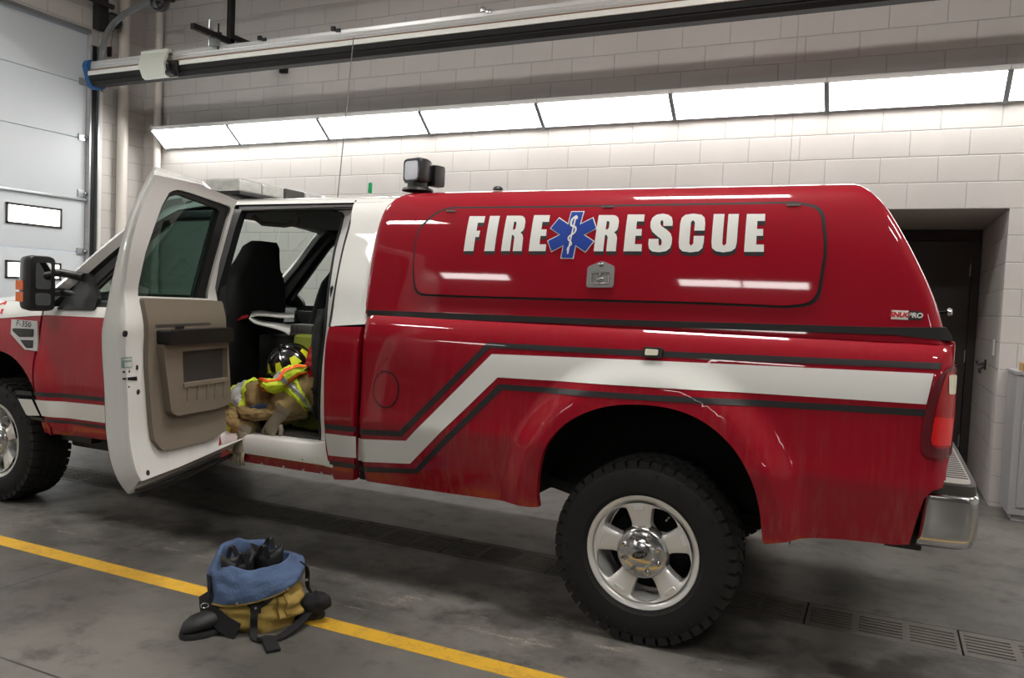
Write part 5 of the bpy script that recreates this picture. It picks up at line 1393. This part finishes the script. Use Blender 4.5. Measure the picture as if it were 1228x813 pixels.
p = shell(.116, 1.64, .032); m = MB(); m.lathe([(0, .004), (.006, .003), (.007, 0)], axisM(p, FW), 12); m.obj('snap_stud', CHROME, tt)
strap('brace_tab', [LP(.045, .215, .012), LP(.075, .245, .016), LP(.085, .30, .012), LP(.095, .345, .008)], .055, RT_, .012)
strap('brace_strap', [LP(.085, .245, .010), LP(.14, .20, .012), LP(.20, .14, .03), LP(.25, .08, .06)], .042, (RT_*.6+FW*.8), .006)
strap('brace_strap', [cuff(.34, .10, .010), cuff(.08, .05, .014), LP(.245, .0, .14), LP(.275, .02, .10)], .036, (RT_*.4+FW), .006)
strap('brace_strap', [cuff(.32, 2.75, .008), cuff(.04, 2.72, .014), LP(-.175, .06, .10), LP(-.155, .115, .055)], .034, (FW+RT_*.3), .006)
strap('brace_flap', [LP(-.19, .03, .15), LP(-.175, .075, .10), LP(-.11, .135, .055), LP(-.05, .175, .030)], .070, (Vector((0, 0, .9))+RT_*.4), .006)
f_ = cloth_loft([LP(.225, .03, .05), LP(.26, .05, .075), LP(.30, .05, .09), LP(.315, .03, .10)], [.030, .048, .045, .02], seed=3, fold=.3)
m = loft_mesh(f_, nt=14, na=24); m.obj('bunched_strap', WEB, tt, smooth=180)
p = LP(-.185, .085, .118); m = MB(); Mq = axisM(p, FW, RT_); m.tube([Mq@Vector((.013*math.cos(t)*1.2, .010*math.sin(t), 0)) for t in [2*PI*k/20 for k in range(21)]], .003, 6); m.obj('brace_ring', CHROME, tt)
p = shell(.09, .15, .01); m = MB(); m.lathe([(0, .004), (.006, .003), (.007, 0)], axisM(LP(.235, .055, .19), FW), 12); m.obj('snap_stud', CHROME, tt)
patch_on(shell, .045, .085, 2.45, 3.1, .012, LIME, 'reflective_band')
# boots --------------------------------------------------------------------
BOOT = mat('boot_rubber', (26, 26, 28), .55, bump=(60, .2))
SOLE = mat('boot_sole', (34, 34, 36), .7)
def boot(at, ang, label, lean):
    t = thing('rubber_boot', at, label, 'boot', None)
    ca, sa = math.cos(ang), math.sin(ang)
    fd = RT_*ca+FW*sa; sd = Vector((-fd.y, fd.x, 0))
    def B(l, s, z): return at+fd*l+sd*s+Vector((0, 0, z))
    m = MB(); rows = []
    for l, hw, h, z0 in ((-.06, .028, .07, .02), (-.05, .036, .10, .018), (0, .040, .125, .018), (.05, .041, .115, .018), (.10, .048, .098, .018), (.15, .053, .094, .018), (.19, .051, .086, .018), (.22, .038, .068, .018), (.238, .016, .044, .02)):
        rows.append([B(l, hw*math.cos(a)*(1 if math.sin(a) > -.2 else .95), z0+(h-z0)*max(0, .5+.5*math.sin(a)) if True else 0) for a in [2*PI*k/24 for k in range(24)]])
    m.rings(rows); m.obj('boot_foot', BOOT, t, smooth=180)
    m = MB(); rows = []
    for i in range(9):
        k = i/8; z = .07+k*.235
        rows.append([B(-.005+lean[0]*k+(.062+.012*k)*math.cos(a), lean[1]*k+(.044+.012*k)*math.sin(a), z+(.022*math.cos(a*2)*k**4)) for a in [2*PI*j/28 for j in range(28)]])
    ins = [[p.lerp(sum(r, Vector())/28, .14) for p in r] for r in rows[:3:-1]]
    m.rings(rows+ins, cap=False); m.obj('boot_shaft', BOOT, t, smooth=180)
    m = MB(); out = []
    for l, hw in ((-.068, .022), (-.055, .036), (-.01, .042), (.05, .040), (.10, .048), (.16, .053), (.205, .046), (.235, .028), (.243, .01)): out.append((l, hw))
    poly = [(l, hw) for l, hw in out]+[(l, -hw) for l, hw in out[::-1]]
    m.rings([[B(l, s, 0) for l, s in poly], [B(l*1.01, s*1.04, .010) for l, s in poly], [B(l, s, .024) for l, s in poly]]); m.obj('boot_sole', SOLE, t, smooth=30)
    for s in (-1, 1):
        m = MB(); pts = [B(lean[0]-.005+.02, lean[1]+s*.052, .275), B(lean[0]-.005, lean[1]+s*.058, .335), B(lean[0]-.005-.03, lean[1]+s*.052, .275)]
        m.ribbon(crv([tuple(p) for p in pts], 6), .022, sd*.2+fd, .005); m.obj('pull_loop', BOOT, t)
    return t
boot(LP(-.055, .035, 0), PI-.42, 'black rubber boot inside the trousers, its rounded toe poking out to the left', (.01, -.005))
boot(LP(.085, -.045, 0), .25, 'black rubber boot inside the trousers, its toe hidden under the bunched strap at right', (-.02, .01))
# ------------------------------------------------------------------ gear in the truck
m = MB(); m.box((-3.40, 3.74, .656), (-3.16, 4.45, 1.20), .02)
o = m.obj('gear_box', mat('black_gear_box', (14, 14, 15), .7)); tag(o, 'black gear box standing behind the front seats inside the truck', 'box'); recentre(o)
Q = lambda px, py, y: PY(px, py, y)
def grp(px, py, y): return Q(px, py, y)
ct_ = Vector((-3.12, 3.56, .657))
coat = thing('turnout_coat', ct_, 'tan firefighting coat with silver and yellow bands heaped in the open doorway', 'coat')
FZ = .660
f1 = cloth_loft([Q(262, 505, 3.60), Q(285, 484, 3.58), Q(312, 478, 3.58), Q(338, 484, 3.60)], [.06, .105, .10, .07], .95, seed=1, fold=.24)
loft_mesh(f1).obj('coat_front', TANC, coat, smooth=180)
def band(f, t0, t1, mt, nm, par, g=.004, a0=0, a1=2*PI):
    m = loft_mesh(f, t0, t1, a0, a1, nt=6, g=g, cap=False); return m.obj(nm, mt, par, smooth=180)
band(f1, .40, .46, LIME, 'yellow_band', coat, .006); band(f1, .46, .56, SILVER, 'silver_band', coat, .007); band(f1, .56, .62, LIME, 'yellow_band', coat, .006)
f2 = cloth_loft([Q(384, 462, 3.68), Q(362, 470, 3.62), Q(345, 485, 3.56), Q(330, 500, 3.53)], [.10, .115, .10, .065], 1.0, seed=4, fold=.24)
loft_mesh(f2).obj('coat_sleeve', TANC, coat, smooth=180)
band(f2, .30, .37, LIME, 'yellow_band', coat); band(f2, .37, .48, SILVER, 'silver_band', coat, .005); band(f2, .48, .55, LIME, 'yellow_band', coat)
f3 = cloth_loft([Q(285, 492, 3.50), Q(283, 502, 3.47), Q(291, 512, 3.46), Q(306, 515, 3.47)], [.045, .06, .06, .05], .9, seed=7, fold=.3)
loft_mesh(f3).obj('coat_sleeve', TANC, coat, smooth=180)
f4 = cloth_loft([Q(295, 492, 3.51), Q(312, 489, 3.52), Q(328, 487, 3.53)], [.03, .045, .03], .7, seed=9, fold=.3)
loft_mesh(f4).obj('coat_lining', BLUE, coat, smooth=180, label='blue coat lining')
f5 = cloth_loft([Q(288, 486, 3.50), Q(300, 497, 3.465), Q(318, 497, 3.465), Q(332, 492, 3.49)], [.03, .045, .045, .03], .7, seed=11, fold=.25)
loft_mesh(f5).obj('coat_hem', TANC, coat, smooth=180)
# hi-vis vest draped over the coat
vest = thing('safety_vest', Q(335, 470, 3.55), 'lime yellow safety vest with orange edging lying crumpled on the tan coat', 'vest')
v1 = cloth_loft([Q(316, 458, 3.56), Q(323, 460, 3.52), Q(332, 463, 3.49), Q(342, 452, 3.52), Q(356, 444, 3.56), Q(368, 443, 3.60)], [.03, .05, .065, .07, .055, .03], .62, seed=13, fold=.22)
loft_mesh(v1, nt=40).obj('vest_body', LIME, vest, smooth=180)
for a0 in (-.72, .62):
    o = band(v1, .02, .98, ORANGE, 'orange_edging', vest, .011, a0, a0+.36)
o = band(v1, .50, .60, SILVER, 'silver_band', vest, .005)
v2 = cloth_loft([Q(272, 506, 3.46), Q(280, 512, 3.45), Q(287, 508, 3.455)], [.025, .04, .025], .8, seed=17, fold=.25)
loft_mesh(v2).obj('vest_corner', LIME, vest, smooth=180)
o = band(v2, .05, .35, ORANGE, 'orange_edging', vest)
# gloves
def glove(base, wrist_dir, palm_n, label, k=1.0):
    t = thing('leather_glove', base, label, 'glove', None)
    d = Vector(wrist_dir).normalized(); n = Vector(palm_n); n = (n-d*n.dot(d)).normalized(); s = d.cross(n)
    def G(l, w, h): return base+d*l*k+s*w*k+n*h*k
    m = MB(); rows = []
    for l, hw, th in ((0, .052, .030), (.03, .050, .026), (.06, .044, .022), (.09, .048, .022), (.13, .050, .022), (.155, .046, .018)):
        rows.append([G(l, hw*math.cos(a), th*math.sin(a)*(1+.15*noise.noise(Vector((l*40, a*2, 1))))) for a in [2*PI*j/20 for j in range(20)]])
    m.rings(rows)
    for i, (w, ln) in enumerate(((-.036, .062), (-.012, .072), (.012, .068), (.034, .05))):
        pts = [G(.135, w, 0), G(.155+ln*.4, w*1.08, -.006), G(.155+ln*.75, w*1.1, -.022), G(.155+ln*.92, w*1.08, -.038)]
        m.tube(pts, [.013*k, .0135*k, .0125*k, .008*k], 10)
    m.tube([G(.07, -.045, 0), G(.095, -.066, -.008), G(.125, -.074, -.016), G(.145, -.072, -.022)], [.014*k, .014*k, .013*k, .008*k], 10)
    m.obj('glove_hand', LEATHER, t, smooth=180)
    m = MB(); m.rings([[G(l, hw*math.cos(a), th*math.sin(a)) for a in [2*PI*j/20 for j in range(20)]] for l, hw, th in ((-.035, .058, .034), (.0, .056, .033), (.006, .052, .030))], cap=False); m.obj('glove_cuff', LEATHER, t, smooth=180)
    return t
glove(Q(338, 492, 3.47), Q(322, 516, 3.44)-Q(338, 490, 3.46), (0, -1, .2), 'grey leather glove lying over the coat hem, pointing down to the sill', .95)
glove(Q(293, 517, 3.42), Q(284, 548, 3.375)-Q(293, 517, 3.42), (0, -1, .1), 'grey leather glove hanging over the white sill below the coat', .85)
# helmet
hcn = Q(346, 434, 3.64)
hel = thing('fire_helmet', hcn, 'black fire helmet with yellow reflective trapezoids lying on the heaped gear', 'helmet')
ax_ = Vector((-.25, -.45, .85)).normalized(); fw_ = Vector((-.85, .2, -.2)); Mh = axisM(hcn, ax_, fw_)
GLB = mat('helmet_black', (20, 20, 20), .25, coat=.6)
def dome(th, ph, g=0.0):
    rx, ry, rz_ = .145+g, .118+g, .120+g
    return Mh@Vector((rx*math.sin(th)*math.cos(ph), ry*math.sin(th)*math.sin(ph), rz_*math.cos(th)-.02))
m = MB(); m.rings([[dome(.02+1.62*i/16, 2*PI*k/40) for k in range(40)] for i in range(17)], cap=True); m.obj('helmet_dome', GLB, hel, smooth=70)
m = MB(); rows = []
for e, h in ((0, 0), (.030, -.006), (.045, -.012), (.045, -.018), (.0, -.008)):
    rows.append([Mh@Vector(((.145+e*(1.0+.5*(math.cos(2*PI*k/40) < -.3)))*math.cos(2*PI*k/40), (.118+e*.6)*math.sin(2*PI*k/40), -.022+h)) for k in range(40)])
m.rings(rows, cap=False); m.obj('helmet_brim', GLB, hel, smooth=50)
for ph in (0, PI/3, 2*PI/3, PI, 4*PI/3, 5*PI/3):
    m = MB(); m.tube([dome(.12+1.35*i/10, ph, .002) for i in range(11)], .007, 6); m.obj('helmet_ridge', GLB, hel)
for k in range(8):
    c = k*PI/4+.35
    m = MB(); rows = []
    for i in range(5):
        th = .98+.42*i/4; w = .15+.10*i/4
        rows.append([dome(th, c+w*(j/4*2-1), .0025) for j in range(5)])
    m.rings(rows, cap=False, close=False); m.obj('yellow_trapezoid', YELLOW, hel, smooth=180)
fk = cloth_loft([Q(389, 372, 3.66), Q(388, 405, 3.63), Q(388, 440, 3.60), Q(389, 475, 3.60), Q(389, 500, 3.62)], [.035, .06, .06, .06, .05], 1, seed=31, fold=.25)
o = loft_mesh(fk).obj('black_jacket', CLOTHBK, None, smooth=180); tag(o, 'black jacket hung against the rear seat at the right of the doorway', 'jacket'); recentre(o)
# papers, radio, hi-vis bag, red jacket, black bag
p = Q(325, 384, 3.70)
pb = thing('paper_folder', p, 'white paper folder with curled pages propped behind the driver seat', 'papers')
for i, (pts, w_) in enumerate(([(300, 383), (318, 380), (340, 381), (352, 379)], .09), ([(298, 381), (316, 390), (336, 395), (350, 401)], .07)) if 0 else []: pass
def page(P4, mt, nm, y0, y1, th=.012):
    a = [Q(x, y, y0) for x, y in P4[0]]; b = [Q(x, y, y1) for x, y in P4[1]]
    a = crv([tuple(q) for q in a], 5); b = crv([tuple(q) for q in b], 5)
    m = MB(); m.rings([[Vector(q) for q in a], [Vector(q) for q in b]], cap=False, close=False)
    o = m.obj(nm, mt, pb, smooth=180); s_ = o.modifiers.new('s', 'SOLIDIFY'); s_.thickness = th; return o
page(([(299, 381), (305, 378), (320, 378), (338, 380), (352, 380)], [(302, 373), (312, 372), (328, 374), (342, 375), (353, 374)]), PAPER, 'top_page', 3.68, 3.80, .008)
page(([(299, 381), (306, 387), (322, 391), (338, 396), (347, 401)], [(303, 380), (312, 384), (326, 386), (340, 388), (349, 390)]), PAPER, 'lower_page', 3.66, 3.72, .008)
page(([(280, 388), (288, 384), (297, 382)], [(284, 383), (291, 380), (299, 379)]), REDCL, 'red_strap', 3.70, 3.74, .01)
p0, p1 = Q(344, 391, 3.80), Q(374, 378, 3.80)
rb = thing('radio_box', (p0+p1)/2, 'grey metal radio box on top of the gear behind the seats', 'radio')
m = MB(); m.box((p0.x, 3.80, 1.202), (p1.x, 3.95, 1.27), .006); m.obj('radio_body', mat('radio_grey', (120, 120, 118), .5), rb)
m = MB(); 
for k in range(3): m.lathe([(0, .012), (.010, .010), (.012, 0)], axisM((p0.x+.03+k*.035, 3.80, 1.24), (0, -1, 0)), 12)
m.obj('radio_knob', STEEL, rb)
hv = thing('hi_vis_bag', Q(366, 425, 3.78), 'lime yellow bag with an orange triangle standing behind the helmet', 'bag')
a, b_ = Q(352, 446, 3.74), Q(382, 402, 3.74)
m = MB(); m.box((-3.13, 3.72, .66), (-2.90, 3.84, b_.z), .04, seg=3); m.obj('bag_body', mat('lime_bag', (150, 160, 60), .8), hv)
m = MB(); m.ribbon([(-3.11, 3.712, b_.z-.06), (-3.02, 3.705, b_.z-.17), (-2.93, 3.712, b_.z-.06)], .02, (0, 0, 1), .004); m.obj('orange_triangle', ORANGE, hv)
fj = cloth_loft([Q(374, 462, 3.62), Q(378, 448, 3.64), Q(380, 432, 3.66), Q(382, 415, 3.70)], [.03, .05, .055, .035], 1, seed=21, fold=.3)
o = loft_mesh(fj).obj('red_jacket', REDCL, None, smooth=180); tag(o, 'red cloth jacket squeezed between the lime vest and the black seat', 'jacket'); recentre(o)
